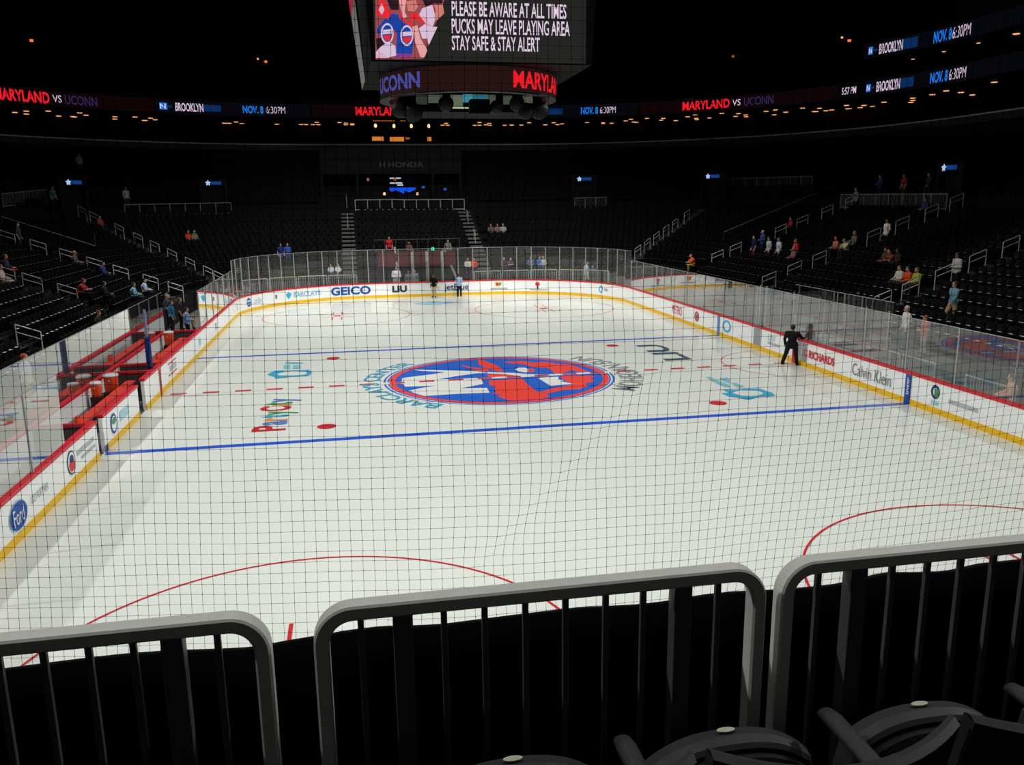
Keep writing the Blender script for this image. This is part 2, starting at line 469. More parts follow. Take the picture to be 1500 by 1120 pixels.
# aisles --------------------------------------------------------------
def mean_U(pts, h=.9): return sum(hit(a, b, h)[1] for a, b in pts)/len(pts)
AISLES = {}
AISLES['right corner'] = mean_U([(942, 362), (968, 343), (1020, 278)])
AISLES['right upper-ice'] = mean_U([(1040, 370), (1073, 360), (1139, 333), (1171, 320), (1205, 305)])
AISLES['right centre-ice'] = mean_U([(1117, 403), (1155, 388), (1195, 374), (1274, 340), (1357, 305)])
AISLES['right near'] = mean_U([(1278, 431), (1326, 415), (1376, 395), (1427, 374), (1473, 353)])
AISLES['right front'] = AISLES['right near']+.2
AISLES['far right'] = BOWL.inv(5.0, 40)[0]
AISLES['far left'] = BOWL.inv(-5.8, 40)[0]
AISLES['left corner'] = mean_U([(193, 332), (215, 345), (235, 357), (257, 368), (279, 382), (301, 395)])
AISLES['left upper-ice'] = mean_U([(57, 357), (100, 370), (145, 381), (188, 391), (230, 404)])
AISLES['left centre-ice'] = mean_U([(53, 406), (108, 420)])
AISLES['left near'] = mean_U([(50, 482)])
for k, v in AISLES.items(): print('AISLE', k, round(v, 3), [round(q, 1) for q in BOWL.pos(v, 0)])
def rdist(U, V, d): return abs(BOWL.s_of(U, d)-BOWL.s_of(V, d))
for nm, U in AISLES.items():
    mb = MB()
    for k in range(NLOW):
        for half in (0, 1):
            d0 = ROW*k+half*ROW*.5; z = Z0+RISE*k+(RISE*.5 if half else 0)+.005
            if half == 0: z = Z0+RISE*k+.006
            d1 = d0+ROW*.5
            pts = []
            for dd in (d0, d1):
                for sgn in (-1, 1):
                    q = BOWL.U_of(BOWL.s_of(U, dd)+sgn*.55, dd); x, y = BOWL.pos(q, dd); pts.append((x, y))
            vs = [(*p, z-.16) for p in pts]+[(*p, z) for p in pts]
            mb.add(vs, [(4, 5, 7, 6), (0, 1, 5, 4), (0, 4, 6, 2), (1, 3, 7, 5)])
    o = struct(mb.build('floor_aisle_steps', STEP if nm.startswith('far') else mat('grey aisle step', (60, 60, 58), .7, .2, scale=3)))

# ------------------------------------------------------------------ lights
def area(x, y, z, size, power, target=(0, 0, 0), spread=130, col=(1, 1, .985), name='arena_floodlight'):
    l = bpy.data.lights.new(name, 'AREA'); l.shape = 'DISK'; l.size = size; l.energy = power; l.spread = math.radians(spread); l.color = col
    o = bpy.data.objects.new(name, l); COL.objects.link(o); o.location = (x, y, z)
    o.rotation_euler = (Vector(target)-Vector((x, y, z))).to_track_quat('-Z', 'Y').to_euler()
    return o
for ix in (-8, 8):
    for iy, pw in ((-27, 300), (-16, 300), (-5, 315), (16, 580), (27, 670)):
        area(ix, iy, 26, 2.5, pw, (ix*.8, iy, 0), 125)
for iy in (-18, 0, 18):
    area(-30, iy, 26, 1.2, 930, (-3, iy, 0), 70)
    area(30, iy, 26, 1.2, 830, (-4, iy, 0), 70)
for ix in (-7, 7):
    area(ix, 2, 26, 2.0, 700, (ix*.8, 31, 1), 60)  # extra pair added to brighten the far ice and end boards
area(-6, -46, 16, 6, 11, (-5, -31, 5), 90, name='foreground_fill')  # added fill behind the camera to lift the foreground, not a real lamp
w = bpy.data.worlds.new('dark hall'); scn.world = w; w.use_nodes = True
w.node_tree.nodes['Background'].inputs[0].default_value = (.5, .55, .6, 1)
w.node_tree.nodes['Background'].inputs[1].default_value = .004

# ================================================================== DASHER BOARDS
BOARD = mat('white board cladding', (243, 245, 244), .35, .4, var=.03); KICK = mat('yellow kick strip', (236, 186, 20), .4, .4, var=.06)
CAPR = mat('red cap rail', (205, 36, 50), .4, .4, var=.06); BOARD_BACK = mat('grey board edge', (150, 152, 160), .5, .3)
AD_BLUE = mat('advert blue', (28, 80, 165), .5); AD_NAVY = mat('advert navy', (34, 54, 110), .5); AD_CYAN = mat('advert cyan', (60, 176, 220), .5)
AD_RED = mat('advert red', (214, 50, 56), .5); AD_DARK = mat('advert dark', (50, 52, 56), .5); AD_PALE = mat('advert pale grey', (178, 182, 186), .5)
AD_WHITE = mat('advert white', (236, 238, 238), .5); AD_GREEN = mat('advert green', (70, 150, 90), .5); AD_GREY = mat('advert mid grey', (120, 122, 128), .5)
AD_AMBER = mat('advert amber', (236, 180, 60), .5); AD_PALECYAN = mat('advert pale cyan', (170, 206, 222), .5)
def Uy(y, side): return (y+22)/(RINK.yc+22) if side < 0 else 4+(RINK.yc-y)/(RINK.yc+22)
def boards(label, U0, U1):
    t = empty('dasher_boards', (*RINK.pos((U0+U1)/2, .06), 0))
    tag(t, label, 'rink boards')
    us = RINK.samples(U0, U1, 20, 8)
    def part(nm, prof, m):
        mb = RINK.sweep(us, prof); mb.v = [(x-t.location.x, y-t.location.y, z) for x, y, z in mb.v]
        return mb.build(nm, m, t)
    part('panel', [(0, .19), (0, 1.03), (.11, 1.03), (.11, .0), (.02, .0), (.02, .19)], BOARD)
    part('kick_strip', [(-.012, .0), (-.012, .2), (.018, .2), (.018, .0)], KICK)
    part('cap_rail', [(-.03, 1.03), (-.03, 1.12), (.16, 1.12), (.16, 1.03)], CAPR)
    return t
BL1 = boards('near left rink boards with blue oval advert, red cap and yellow kick strip', Uy(-22, -1), Uy(-8.15, -1))
BL2 = boards('short white rink board between the two bench gate gaps, red cap', Uy(-7.55, -1), Uy(-3.35, -1))
BL3 = boards('white rink boards along the far half of the bench side with yellow kick strip', Uy(-2.4, -1), 1.0)
BFAR = boards('white curved rink boards round the far end carrying the big blue and dark sponsor names', 1.0, 4.0)
BR = boards('long white rink boards on the penalty box side with red cap and yellow kick strip', 4.0, 5.0)
def local(t, mb): mb.v = [(x-t.location.x, y-t.location.y, z) for x, y, z in mb.v]; return mb
def advert(t, s, a0, a1, b, h, m, bold=.0, z=.62, label=None):
    o = local(t, ring_text(s, a0, a1, b, h, 0, RINK, bold, .03, z)).build('advert_lettering', m, t)
    if label: o['label'] = label
def emblem(t, a, b, w, h, m, z=.62, lift=.016, r0=0.0, n=28, name='advert_emblem', pts=None):
    U, _ = wall_hit(a, b, 0, RINK); q = RINK.s_of(U, 0)
    def P(x, y): X, Y = RINK.pos(RINK.U_of(q+x, 0), -lift); return (X, Y, z+y)
    if pts: mb = MB().poly([P(x*w, y*h) for x, y in pts])
    elif r0: mb = MB().grid([[P(w/2*k*math.cos(2*PI*i/n), h/2*k*math.sin(2*PI*i/n)) for i in range(n+1)] for k in (1, r0)])
    else: mb = MB().poly([P(w/2*math.cos(2*PI*i/n), h/2*math.sin(2*PI*i/n)) for i in range(n)])
    return local(t, mb).build(name, m, t)
RECT = [(-.5, -.5), (.5, -.5), (.5, .5), (-.5, .5)]
SHIELD = [(-.5, .5), (-.5, 0), (-.3, -.3), (0, -.5), (.3, -.3), (.5, 0), (.5, .5)]
# far end
emblem(BFAR, 364, 440, .62, .6, AD_BLUE); emblem(BFAR, 364, 440, .62, .14, AD_PALECYAN, .7, .02); emblem(BFAR, 364, 440, .5, .09, AD_PALE, .5, .02)
advert(BFAR, 'at&t', 371, 384, 437, .36, AD_PALECYAN, 0)
emblem(BFAR, 404, 430, .2, .32, AD_GREY, pts=SHIELD); emblem(BFAR, 347, 449, .14, .42, AD_GREEN, pts=RECT)
emblem(BFAR, 422.5, 431, .5, .5, AD_CYAN, pts=[(-.5, .25), (-.2, .35), (0, .5), (.2, .35), (.5, .25), (.4, -.1), (0, -.5), (-.4, -.1)])
advert(BFAR, 'BARCLAYS', 430, 469, 427, .36, AD_CYAN, .0)
advert(BFAR, 'GEICO', 484.5, 543, 424, .62, AD_BLUE, .035)
advert(BFAR, 'LIU', 574.5, 596, 423, .5, AD_DARK, .045)
advert(BFAR, 'jetBlue', 651, 686.5, 420, .62, AD_NAVY, .01, .58)
emblem(BFAR, 730, 413, .46, .34, AD_AMBER, .74, .016, pts=SHIELD); emblem(BFAR, 728, 413, .2, .26, AD_RED, .76, .02); emblem(BFAR, 732, 413, .18, .2, AD_GREEN, .78, .022)
emblem(BFAR, 731, 420, 1.3, .12, AD_PALE, .42, pts=RECT)
emblem(BFAR, 787.5, 413, .36, .3, AD_RED, .76); emblem(BFAR, 787.5, 418, .12, .3, AD_DARK, .5, pts=RECT); emblem(BFAR, 790, 420, 1.5, .08, AD_PALE, .34, pts=RECT)
emblem(BFAR, 880.5, 422, .44, .52, AD_CYAN, .62, .016, .6); emblem(BFAR, 888, 423, .4, .2, AD_PALE, pts=RECT)
# penalty box side
advert(BR, 'METRO', 985, 999.5, 451, .5, AD_RED, .0)
emblem(BR, 1021, 463, .62, .55, AD_RED, .62, .016, .62); emblem(BR, 1021, 463, .3, .3, AD_GREY, .6, .02, pts=SHIELD)
emblem(BR, 1065, 477, .95, .62, AD_CYAN, .62, .016, .68)
advert(BR, 'LIU', 1126, 1136, 492, .3, AD_PALECYAN, .01, .78); emblem(BR, 1134, 499, 1.1, .12, AD_PALE, .5, pts=RECT)
advert(BR, 'C RICHARDS', 1178, 1224, 520, .34, AD_RED, .03, .60, 'red bold lettering')
advert(BR, 'Calvin Klein', 1249, 1307, 548, .46, AD_GREY, -.004, .60)
emblem(BR, 1371, 572, .42, .46, AD_NAVY, .72, .016, .6); emblem(BR, 1373, 573, .2, .3, AD_GREEN, .68, .02, pts=SHIELD); emblem(BR, 1371, 580, .36, .14, AD_PALECYAN, .36, pts=RECT)
emblem(BR, 1412, 588, 1.3, .14, AD_PALE, .56, pts=RECT)
for y, m, w in ((-25.2*FT, AD_BLUE, .3), (25.2*FT, mat('advert soft blue', (96, 140, 190), .5), .26)):
    U = Uy(y, 1); q = RINK.s_of(U, 0)
    mb = MB()
    for a, b, z0, z1, l in ((-w/2, w/2, .0, 1.03, .03),):
        pts = [RINK.pos(RINK.U_of(q+k, 0), -l) for k in (a, b)]
        mb.add([(*pts[0], z0), (*pts[1], z0), (*pts[1], z1), (*pts[0], z1)], [(0, 1, 2, 3)])
    local(BR, mb).build('blue_line_pad', m, BR)
    if w == .3:
        mb = MB()
        for k in range(9):
            zz = .34+k*.068
            pts = [RINK.pos(RINK.U_of(q+a, 0), -.034) for a in (-.06+.02*(k % 2), .06-.03*((k+1) % 3 == 0))]
            mb.add([(*pts[0], zz), (*pts[1], zz), (*pts[1], zz+.035), (*pts[0], zz+.035)], [(0, 1, 2, 3)])
        local(BR, mb).build('pad_marks', AD_WHITE, BR)
for y, hw in ((3.42, .33), (-.86, .17)):
    x = 12.93; mb = MB().box(x, x+.02, y-hw, y+hw, .21, 1.13 if hw > .2 else 1.0)
    local(BR, mb).build('gate', BOARD_BACK, BR)['label'] = 'grey penalty box gate'
mb = MB()
mb.add([(12.925, -.12, .0), (12.925, .12, .0), (12.925, .12, 1.03), (12.925, -.12, 1.03)], [(0, 1, 2, 3)])
local(BR, mb).build('center_line_mark', CAPR, BR)
# bench side
emblem(BL1, 26, 755, 1.02, .66, AD_PALECYAN, .56); emblem(BL1, 26, 755, .96, .60, AD_BLUE, .56, .02)
advert(BL1, 'Ford', 17, 34, 755, .36, AD_WHITE, .0, .56)
advert(BL1, 'GO FURTHER', 43, 71, 727, .18, AD_GREY, 0, .62)
emblem(BL1, 104, 678, .62, .62, AD_NAVY, .62); emblem(BL1, 104, 678, .54, .54, AD_WHITE, .62, .02); emblem(BL1, 104, 678, .46, .34, AD_RED, .56, .024); emblem(BL1, 104, 678, .3, .2, AD_NAVY, .72, .028)
emblem(BL1, 125, 655, 1.5, .12, AD_PALE, .7, pts=RECT); emblem(BL1, 128, 655, 1.2, .08, AD_PALE, .5, pts=RECT)
emblem(BL2, 165, 612, .66, .62, AD_BLUE, .6); emblem(BL2, 165, 612, .5, .46, AD_WHITE, .6, .02); emblem(BL2, 165, 610, .46, .2, AD_GREEN, .68, .024)
emblem(BL2, 181, 600, 1.1, .3, AD_PALECYAN, .62, pts=RECT)
emblem(BL3, 252, 534, 1.6, .05, AD_RED, .86, pts=RECT); emblem(BL3, 252, 538, 1.6, .05, AD_RED, .42, pts=RECT)
emblem(BL3, 253, 536, 1.2, .22, AD_PALE, .64, pts=RECT)
emblem(BL3, 292, 492, .5, .4, AD_PALECYAN, .62); emblem(BL3, 316, 478, .4, .36, AD_GREY, .62, .016, .6)
mb = MB().add([(-12.925, -.12, 0), (-12.925, .12, 0), (-12.925, .12, 1.03), (-12.925, -.12, 1.03)], [(0, 1, 2, 3)])
local(BL3, mb).build('center_line_mark', CAPR, BL3)
emblem(BL1, 156, 656, .3, .22, AD_BLUE, .1, .016, pts=RECT)

# ================================================================== RINK GLASS
GLASS_FAR = glass_mat('hazed end glass', .07, .8); GLASS = glass_mat('rink side glass', .125, 1.8); GLASS_L = glass_mat('bench side glass', .14, 1.9)  # haze and boosted reflection put the mirrored ice's brightness into the side panes
STAN = mat('pale aluminium', (170, 172, 170), .35, .5, metal=.3)
def glass_run(U0, U1, top, w, label, group, gm, stan=True, D=.05, ring=RINK, skip=None, every=1):
    q0, q1 = ring.s_of(U0, D), ring.s_of(U1, D); n = max(1, round((q1-q0)/w))
    for i in range(n):
        a = ring.U_of(q0+(q1-q0)*i/n, D); b = ring.U_of(q0+(q1-q0)*(i+1)/n, D)
        A = Vector((*ring.pos(a, D), 0)); B = Vector((*ring.pos(b, D), 0)); c = (A+B)/2
        A += (B-A).normalized()*.015; B -= (B-A).normalized()*.015
        mb = MB().add([(*A.xy-c.xy, 1.122), (*B.xy-c.xy, 1.122), (*B.xy-c.xy, top), (*A.xy-c.xy, top)], [(0, 1, 2, 3)])
        o = mb.build('glass_panel', gm, None, loc=c)
        tag(o, label, 'rink glass', group)
        t = .03
        if stan and i % every == 0:
            o2 = MB().tube([(*A.xy-c.xy, 1.122), (*A.xy-c.xy, top)], t, 6).build('stanchion', STAN, o)
        e = MB().tube([(*A.xy-c.xy, top), (*B.xy-c.xy, top)], .012, 4).build('top_edge', STAN, o)
glass_run(1.0, 4.0, 3.55, 1.12, 'tall clear glass panel with pale stanchion on the far end boards', 'glass panels round the far end', GLASS_FAR)
glass_run(4.0, 5.0, 2.94, 2.4, 'clear glass panel on the penalty box side boards', 'glass panels on the penalty box side', GLASS, True)
glass_run(Uy(9.6, -1), 1.0, 2.94, 2.0, 'clear glass panel on the bench side boards beyond the far bench', 'glass panels beyond the far bench', GLASS_L, True)
glass_run(Uy(-22, -1), Uy(-10.6, -1), 2.94, 2.3, 'clear glass panel on the near left boards before the benches', 'glass panels on the near left boards', GLASS_L, True)
# walls behind benches and penalty boxes: thing = board wall with cap and glass
def rear_wall(x, y0, y1, label, top=2.94, n=8, cap=CAPR):
    t = empty('bench_rear_wall', (x, (y0+y1)/2, 0)); tag(t, label, 'wall')
    h = (y1-y0)/2; s = -1 if x < 0 else 1
    MB().box(-.05, .05, -h, h, 0, 1.03).build('panel', BOARD, t)
    MB().box(-.09, .09, -h, h, 1.03, 1.11).build('cap_rail', cap, t)
    for i in range(n):
        a = -h+2*h*i/n; b = -h+2*h*(i+1)/n
        MB().add([(0, a+.02, 1.12), (0, b-.02, 1.12), (0, b-.02, top), (0, a+.02, top)], [(0, 1, 2, 3)]).build('glass_pane', GLASS_L if x < 0 else GLASS, t)
    MB().tube([(0, -h, top), (0, h, top)], .015, 4).build('top_edge', STAN, t)
    return t
rear_wall(-14.6, -14.5, 9.4, 'white wall with red cap and tall glass behind the two team benches')
PINKC = mat('pale red cap', (196, 120, 112), .5, .3)  # paler copy of the cap red, for caps standing behind the side glass
rear_wall(15.1, -3.5, 4.0, 'white wall with pale red cap and glass behind the penalty boxes', n=4, cap=PINKC)
def divider(x0, x1, y, label, glass=False, top=2.6, m=None):
    t = empty('box_divider', ((x0+x1)/2, y, 0)); tag(t, label, 'partition'); h = abs(x1-x0)/2
    MB().box(-h, h, -.05, .05, 0, 1.03).build('panel', m or mat('dark divider face', (74, 72, 70), .6), t)
    MB().box(-h, h, -.08, .08, 1.03, 1.11).build('cap_rail', PINKC if glass else CAPR, t)
    if glass:
        MB().add([(-h, 0, 1.11), (h, 0, 1.11), (h, 0, top), (-h, 0, top)], [(0, 1, 2, 3)]).build('glass_pane', GLASS, t)
        MB().tube([(-h, 0, 1.1), (-h, 0, top)], .03, 6).build('post', WHITE_METAL, t)
        MB().tube([(h, 0, 1.1), (h, 0, top)], .03, 6).build('post', WHITE_METAL, t)
divider(-14.5, -13.1, -8.35, 'dark partition with red cap at the near end of the near bench')
divider(-14.5, -13.1, -.75, 'dark partition with red cap at the far end of the near bench')
divider(-14.5, -13.1, .75, 'dark partition with red cap at the near end of the far bench')
divider(-14.5, -13.1, 9.4, 'dark partition with red cap beyond the far bench')
divider(13.1, 15.0, 3.9, 'glazed partition with red cap at the far penalty box', True, m=BOARD)
divider(13.1, 15.0, 1.6, 'glazed partition with red cap between far penalty box and scorer table', True, m=BOARD)
divider(13.1, 15.0, -1.9, 'glazed partition with red cap between scorer table and near penalty box', True, m=BOARD)
divider(13.1, 15.0, -3.4, 'glazed partition with red cap at the near penalty box', True, m=BOARD)
# benches
BENCH_RED = mat('orange red bench top', (226, 66, 52), .45, .4); BLACKP = mat('black plastic', (16, 16, 18), .5, .4)
def bench(y0, y1, label, group):
    t = empty('team_bench', (-13.72, (y0+y1)/2, 0)); tag(t, label, 'bench', group); h = (y1-y0)/2
    MB().bevbox(-.17, .17, -h, h, .74, .82, .015).build('seat', BENCH_RED, t)
    n = 5
    for i in range(n):
        y = -h+.25+(2*h-.5)*i/(n-1)
        MB().box(-.14, .14, y-.04, y+.04, 0, .74).build('leg', BLACKP, t)
    MB().box(.10, .13, -h, h, .42, .74).build('front_shade', BLACKP, t)  # black strip stands in for the shadow on the bench side
    return t
bench(-7.9, -1.0, 'red topped team bench nearest the camera behind the open boards', 'team benches')
bench(1.1, 8.9, 'red topped team bench beyond the blue padded post', 'team benches')
# padded post between benches
t = empty('padded_post', (-13.16, -.42, 0)); tag(t, 'tall post with dark blue padding between the two team benches', 'post')
MB().tube([(0, 0, 0), (0, 0, 3.3)], .05, 8).build('pole', mat('grey blue pole', (120, 128, 160), .4), t)
MB().lathe([(.0, 1.12), (.1, 1.12), (.11, 1.2), (.11, 2.25), (.1, 2.3), (.0, 2.3)], 12).build('padding', mat('dark blue padding', (28, 44, 110), .5), t, True)
t = empty('padded_post', (13.1, 3.28, 0)); tag(t, 'black padded post pair at the far penalty box gate', 'post')
for dy in (-.13, .13):
    MB().bevbox(-.06, .06, dy-.07, dy+.07, 1.12, 3.0, .02).build('padding', mat('black padding', (18, 18, 22), .5), t)
MB().box(-.03, .03, -.32, -.25, 1.1, 3.0).build('frame_post', WHITE_METAL, t); MB().box(-.03, .03, .25, .32, 1.1, 3.0).build('frame_post', WHITE_METAL, t)
# coolers, bottles
COOL = mat('orange cooler plastic', (232, 82, 36), .45, .4); LIDW = mat('white cooler lid', (222, 222, 220), .4, .4)
def cooler(a, b, z, x, label, h=.5, r=.2, body=COOL):
    p = at(a, b, 0, x); t = empty('water_cooler', (x, p.y, z)); tag(t, label, 'cooler', 'drink coolers by the benches')
    MB().lathe([(r*.86, 0), (r*.9, .02), (r, h*.9), (r, h)], 18).build('body', body, t, True)
    MB().lathe([(r*1.06, h), (r*1.08, h+.03), (r*.95, h+.08), (0, h+.085)], 18).build('lid', LIDW, t, True)
    MB().box(r*.93, r*1.15, -.02, .02, .06, .1).build('tap', BLACKP, t)
    MB().tube([(0, -r*1.02, h*.7), (0, -r*1.2, h*.75), (0, -r*1.02, h*.8)], .015, 5).build('handle', LIDW, t)
    MB().box(-r, r, -r, r, -z, 0).build('stand', mat('dark crate', (60, 34, 32), .6), t)
cooler(138, 546, .78, -14.25, 'orange water cooler with white lid, the smaller one behind the near bench', .42, .17)
cooler(163, 560, .62, -14.16, 'large orange water cooler with black topped white lid at the end of the near bench', .55, .24, mat('deep orange cooler', (214, 70, 36), .45))
cooler(246, 482, .62, -14.2, 'orange water cooler with white lid at the end of the far bench', .55, .22)
p = at(161, 540, 0, -13.95)
def bottles(a, b, x, n, z):
    p = at(a, b, 0, x)
    for i in range(n):
        t = empty('drink_bottle', (x+.07*(i % 2), p.y+.11*(i//2), z)); tag(t, 'orange squeeze bottle standing at the near end of the team bench', 'bottle', 'orange squeeze bottles on the benches')
        MB().lathe([(.034, 0), (.036, .02), (.036, .16), (.022, .2)], 10).build('body', COOL, t, True)
        MB().lathe([(.026, .2), (.02, .23), (.006, .26), (0, .26)], 8).build('cap', BENCH_RED, t, True)
bottles(108, 603, -13.72, 6, .822); bottles(228, 516, -13.72, 6, .822)
# scorer's chair
p = at(1192, 490, 0, 13.9)
t = empty('office_chair', (13.9, p.y, 0), .5); tag(t, 'black swivel chair behind the boards beside the man in the dark suit', 'chair')
MB().bevbox(-.26, .26, -.24, .24, .78, .86, .03).build('seat', BLACKP, t)
MB().bevbox(-.25, .25, .2, .27, .9, 1.62, .03).build('backrest', BLACKP, t)
MB().tube([(0, 0, .1), (0, 0, .78)], .035, 8).build('column', DARK_METAL, t)
mb = MB()
for k in range(5): mb.tube([(0, 0, .12), (.28*math.cos(k*1.257), .28*math.sin(k*1.257), .04)], .025, 5)
mb.build('base', BLACKP, t)

# ================================================================== SEATS
SEAT = mat('black seat plastic', (9, 9, 10), .6, .12, var=.1); SEAT_GLINT = mat('painted seat glint', (214, 214, 206), .5, .4)  # pale edge colour paints the light caught along the tipped seat tops
PLATE = mat('pale number plate', (200, 204, 180), .4)
def seat_back_mb(nx=8, nz=5):
    mb = MB(); rows = []
    def P(i, j, off):
        u = i/(nx-1)*2-1; v = j/(nz-1)
        z = .34+.52*v-.05*(abs(u)**3)*v
        return (u*.235, -.16-.10*v+.07*u*u-off, z)
    front = [[P(i, j, 0) for i in range(nx)] for j in range(nz)]; back = [[P(i, j, .035) for i in range(nx)] for j in range(nz)]
    mb.grid(front); mb.grid([r[::-1] for r in back])
    top = [front[-1], back[-1]]; mb.grid([back[-1], front[-1]]); mb.grid([front[0], back[0]])
    mb.grid([[r[0] for r in back], [r[0] for r in front]]); mb.grid([[r[-1] for r in front], [r[-1] for r in back]])
    return mb
back = seat_back_mb()
for s in (-1, 1):
    back.box(s*.25-.025, s*.25+.025, -.2, .12, .56, .6); back.box(s*.25-.02, s*.25+.02, -.16, -.08, .0, .58)
ME_BACK = back.mesh('seat_back'); ME_BACK.materials.append(SEAT)
pan = MB(); pr = [[(-.19, y, .33), (-.2, y, .5), (-.16, y, .565), (0, y, .585), (.16, y, .565), (.2, y, .5), (.19, y, .33)] for y in (-.09, -.02)]
pan.grid(pr); pan.poly(pr[0][::-1]); pan.poly(pr[1])
ME_PAN = pan.mesh('seat_pan'); ME_PAN.materials.append(SEAT)
rim = MB().grid([[(-.185, y, .556), (-.15, y, .575), (-.07, y, .59), (.07, y, .59), (.15, y, .575), (.185, y, .556)] for y in (-.105, -.01)]); ME_GLINT = rim.mesh('seat_edge'); ME_GLINT.materials.append(SEAT_GLINT)  # strip carrying the painted highlight on the pan top
low = MB()
low.box(-.22, .22, -.27, -.2, .36, .86); low.box(-.2, .2, -.1, -.03, .33, .57); low.box(-.26, -.23, -.2, .1, .5, .58)
lowglint = MB().add([(-.15, -.1, .575), (.15, -.1, .575), (.15, -.02, .575), (-.15, -.02, .575)], [(0, 1, 2, 3)])
def in_frame(p, m=60):
    d = Vector(p)-CAM; w = d.dot(_f)
    if w < 1: return None
    a = 750+FPX*d.dot(RT)/w; b = 560-FPX*d.dot(UP)/w
    return w if -m < a < 1500+m and -m < b < 1120+m else None
places = []
LENS_ROWS = [(k, ROW*k+.5, Z0+RISE*k) for k in range(NLOW-1)]+[(NLOW+k, 15.5+.85*k+.5, 6.7+.42*k) for k in range(10)]
for k, d, z in LENS_ROWS:
    q0 = BOWL.s_of(.15, d); q1 = BOWL.s_of(4.9, d)
    qa = [BOWL.s_of(U, d) for U in AISLES.values()]
    n = int((q1-q0)/.54)
    for i in range(n):
        q = q0+.54*i
        if min(abs(q-x) for x in qa) < .85: continue
        U = BOWL.U_of(q, d); x, y = BOWL.pos(U, d)
        if 2 <= U <= 3 and -4.6 < x < 3.6 and k < 4: continue
        if k >= NLOW and 2 <= U <= 3 and -8.2 < x < 6.0: continue
        o = BOWL.out(U); rz = math.atan2(o.x, -o.y)
        w = in_frame((x, y, z+.5))
        if w is None and in_frame((x, y, z+.5), 500) is None: continue
        places.append((w if w else 999, k, x, y, z, rz, U, d))
places.sort(key=lambda p: p[0])
OCC = []
# ================================================================== HANDRAILS, FENCES
def handrail_proto():
    t = empty('handrail'); s = RISE/ROW; L = .42
    def bar(z): return [(0, -L, z-s*L), (0, L, z+s*L)]
    MB().tube(bar(.86), .024, 6).build('top_bar', WHITE_METAL, t); MB().tube(bar(.58), .022, 6).build('middle_bar', WHITE_METAL, t)
    for q in (-L, L): MB().tube([(0, q, s*q-.1), (0, q, .86+s*q)], .022, 6).build('post', WHITE_METAL, t)
    return t
HR = None
def handrail(name, pts, h=.74):
    global HR
    U = AISLES[name]
    for i, (a, b) in enumerate(sorted(pts, key=lambda q: hit(*q, h)[2])):
        p, u, d = hit(a, b, h); x, y = BOWL.pos(U, d); o = BOWL.out(U)
        lab = 'white looped handrail, number %s up the %s aisle' % (['one', 'two', 'three', 'four', 'five', 'six', 'seven', 'eight', 'nine', 'ten'][i], name)
        z = zsm(max(d, 0)); rz = math.atan2(-o.x, o.y)
        if HR is None:
            HR = handrail_proto(); tag(HR, lab, 'handrail', 'looped handrails on the aisles'); HR.location = (x, y, z); HR.rotation_euler = (0, 0, rz)
        else: dup(HR, (x, y, z), rz, lab)
handrail('right centre-ice', [(1117, 403), (1156, 388), (1195, 373), (1234, 357), (1274, 340), (1315, 323), (1357, 305), (1391, 290)])
handrail('right near', [(1278, 431), (1326, 415), (1376, 395), (1427, 374), (1473, 353)])
handrail('right upper-ice', [(1040, 370), (1073, 360), (1139, 333), (1171, 320), (1205, 305), (1237, 291)])
handrail('right corner', [(942, 364), (955, 354), (968, 344), (981, 334), (994, 324), (1007, 312)])
handrail('left upper-ice', [(12, 343), (57, 357), (100, 370), (145, 381), (188, 391), (230, 404), (269, 413)])
handrail('left centre-ice', [(53, 406), (108, 420), (10, 395)])
handrail('left near', [(50, 482)])
handrail('left corner', [(154, 306), (173, 314), (193, 332), (215, 345), (235, 357), (257, 369), (279, 382), (301, 395), (322, 402)])
handrail('far left', [(505, 296), (508, 318)]); handrail('far right', [(693, 312), (700, 340)])
FENCE_M = mat('grey fence metal', (132, 132, 130), .5, .3)
def fence(a0, b0, a1, b1, h, label, m=FENCE_M, step=1.6, picket=.0, cat='fence', group=None, base=None, name='barrier_fence'):
    """fence between the floor points below two sight lines that touch its top rail"""
    p0, U0, d0 = hit(a0, b0, h); p1, U1, d1 = hit(a1, b1, h)
    return fence_ud(U0, d0, U1, d1, h, label, m, step, picket, cat, group, name)
def fence_ud(U0, d0, U1, d1, h, label, m=FENCE_M, step=1.6, picket=0.0, cat='fence', group=None, name='barrier_fence', zb=None):
    N = 24; pts = []
    for i in range(N+1):
        u = U0+(U1-U0)*i/N; d = d0+(d1-d0)*i/N; x, y = BOWL.pos(u, d); pts.append(Vector((x, y, zsm(d) if zb is None else zb)))
    c = pts[N//2].copy(); L = [p-c for p in pts]; tot = sum((L[i+1]-L[i]).length for i in range(N))
    t = empty(name, c); tag(t, label, cat, group)
    def pt(f): f = min(max(f, 0), 1)*N; i = min(N-1, int(f)); return L[i].lerp(L[i+1], f-i)
    up = Vector((0, 0, 1))
    MB().tube([p+up*h for p in L], .04, 5).build('top_rail', m, t)
    MB().tube([p+up*.1 for p in L], .04, 5).build('bottom_rail', m, t)
    n = max(1, round(tot/step))
    for i in range(n+1): MB().tube([pt(i/n), pt(i/n)+up*h], .04, 5).build('post', m, t)
    if picket:
        mb = MB(); k = max(2, round(tot/picket))
        for i in range(k+1): mb.tube([pt(i/k)+up*.1, pt(i/k)+up*h], .014, 4, cap=False)
        mb.build('picket', m, t)
    return t
fence(520, 293, 680, 292, 1.0, 'long grey railing of eight bays in front of the dark club lounge', mat('pale fence metal', (190, 190, 186), .5), 1.1)
fence(182, 300, 338, 297, 1.0, 'grey railing along the cross aisle on the bench side, right of its portal', step=1.3)
fence(2, 284, 92, 276, 1.0, 'dim grey railing at the extreme left of the cross aisle', step=1.3, picket=.16)
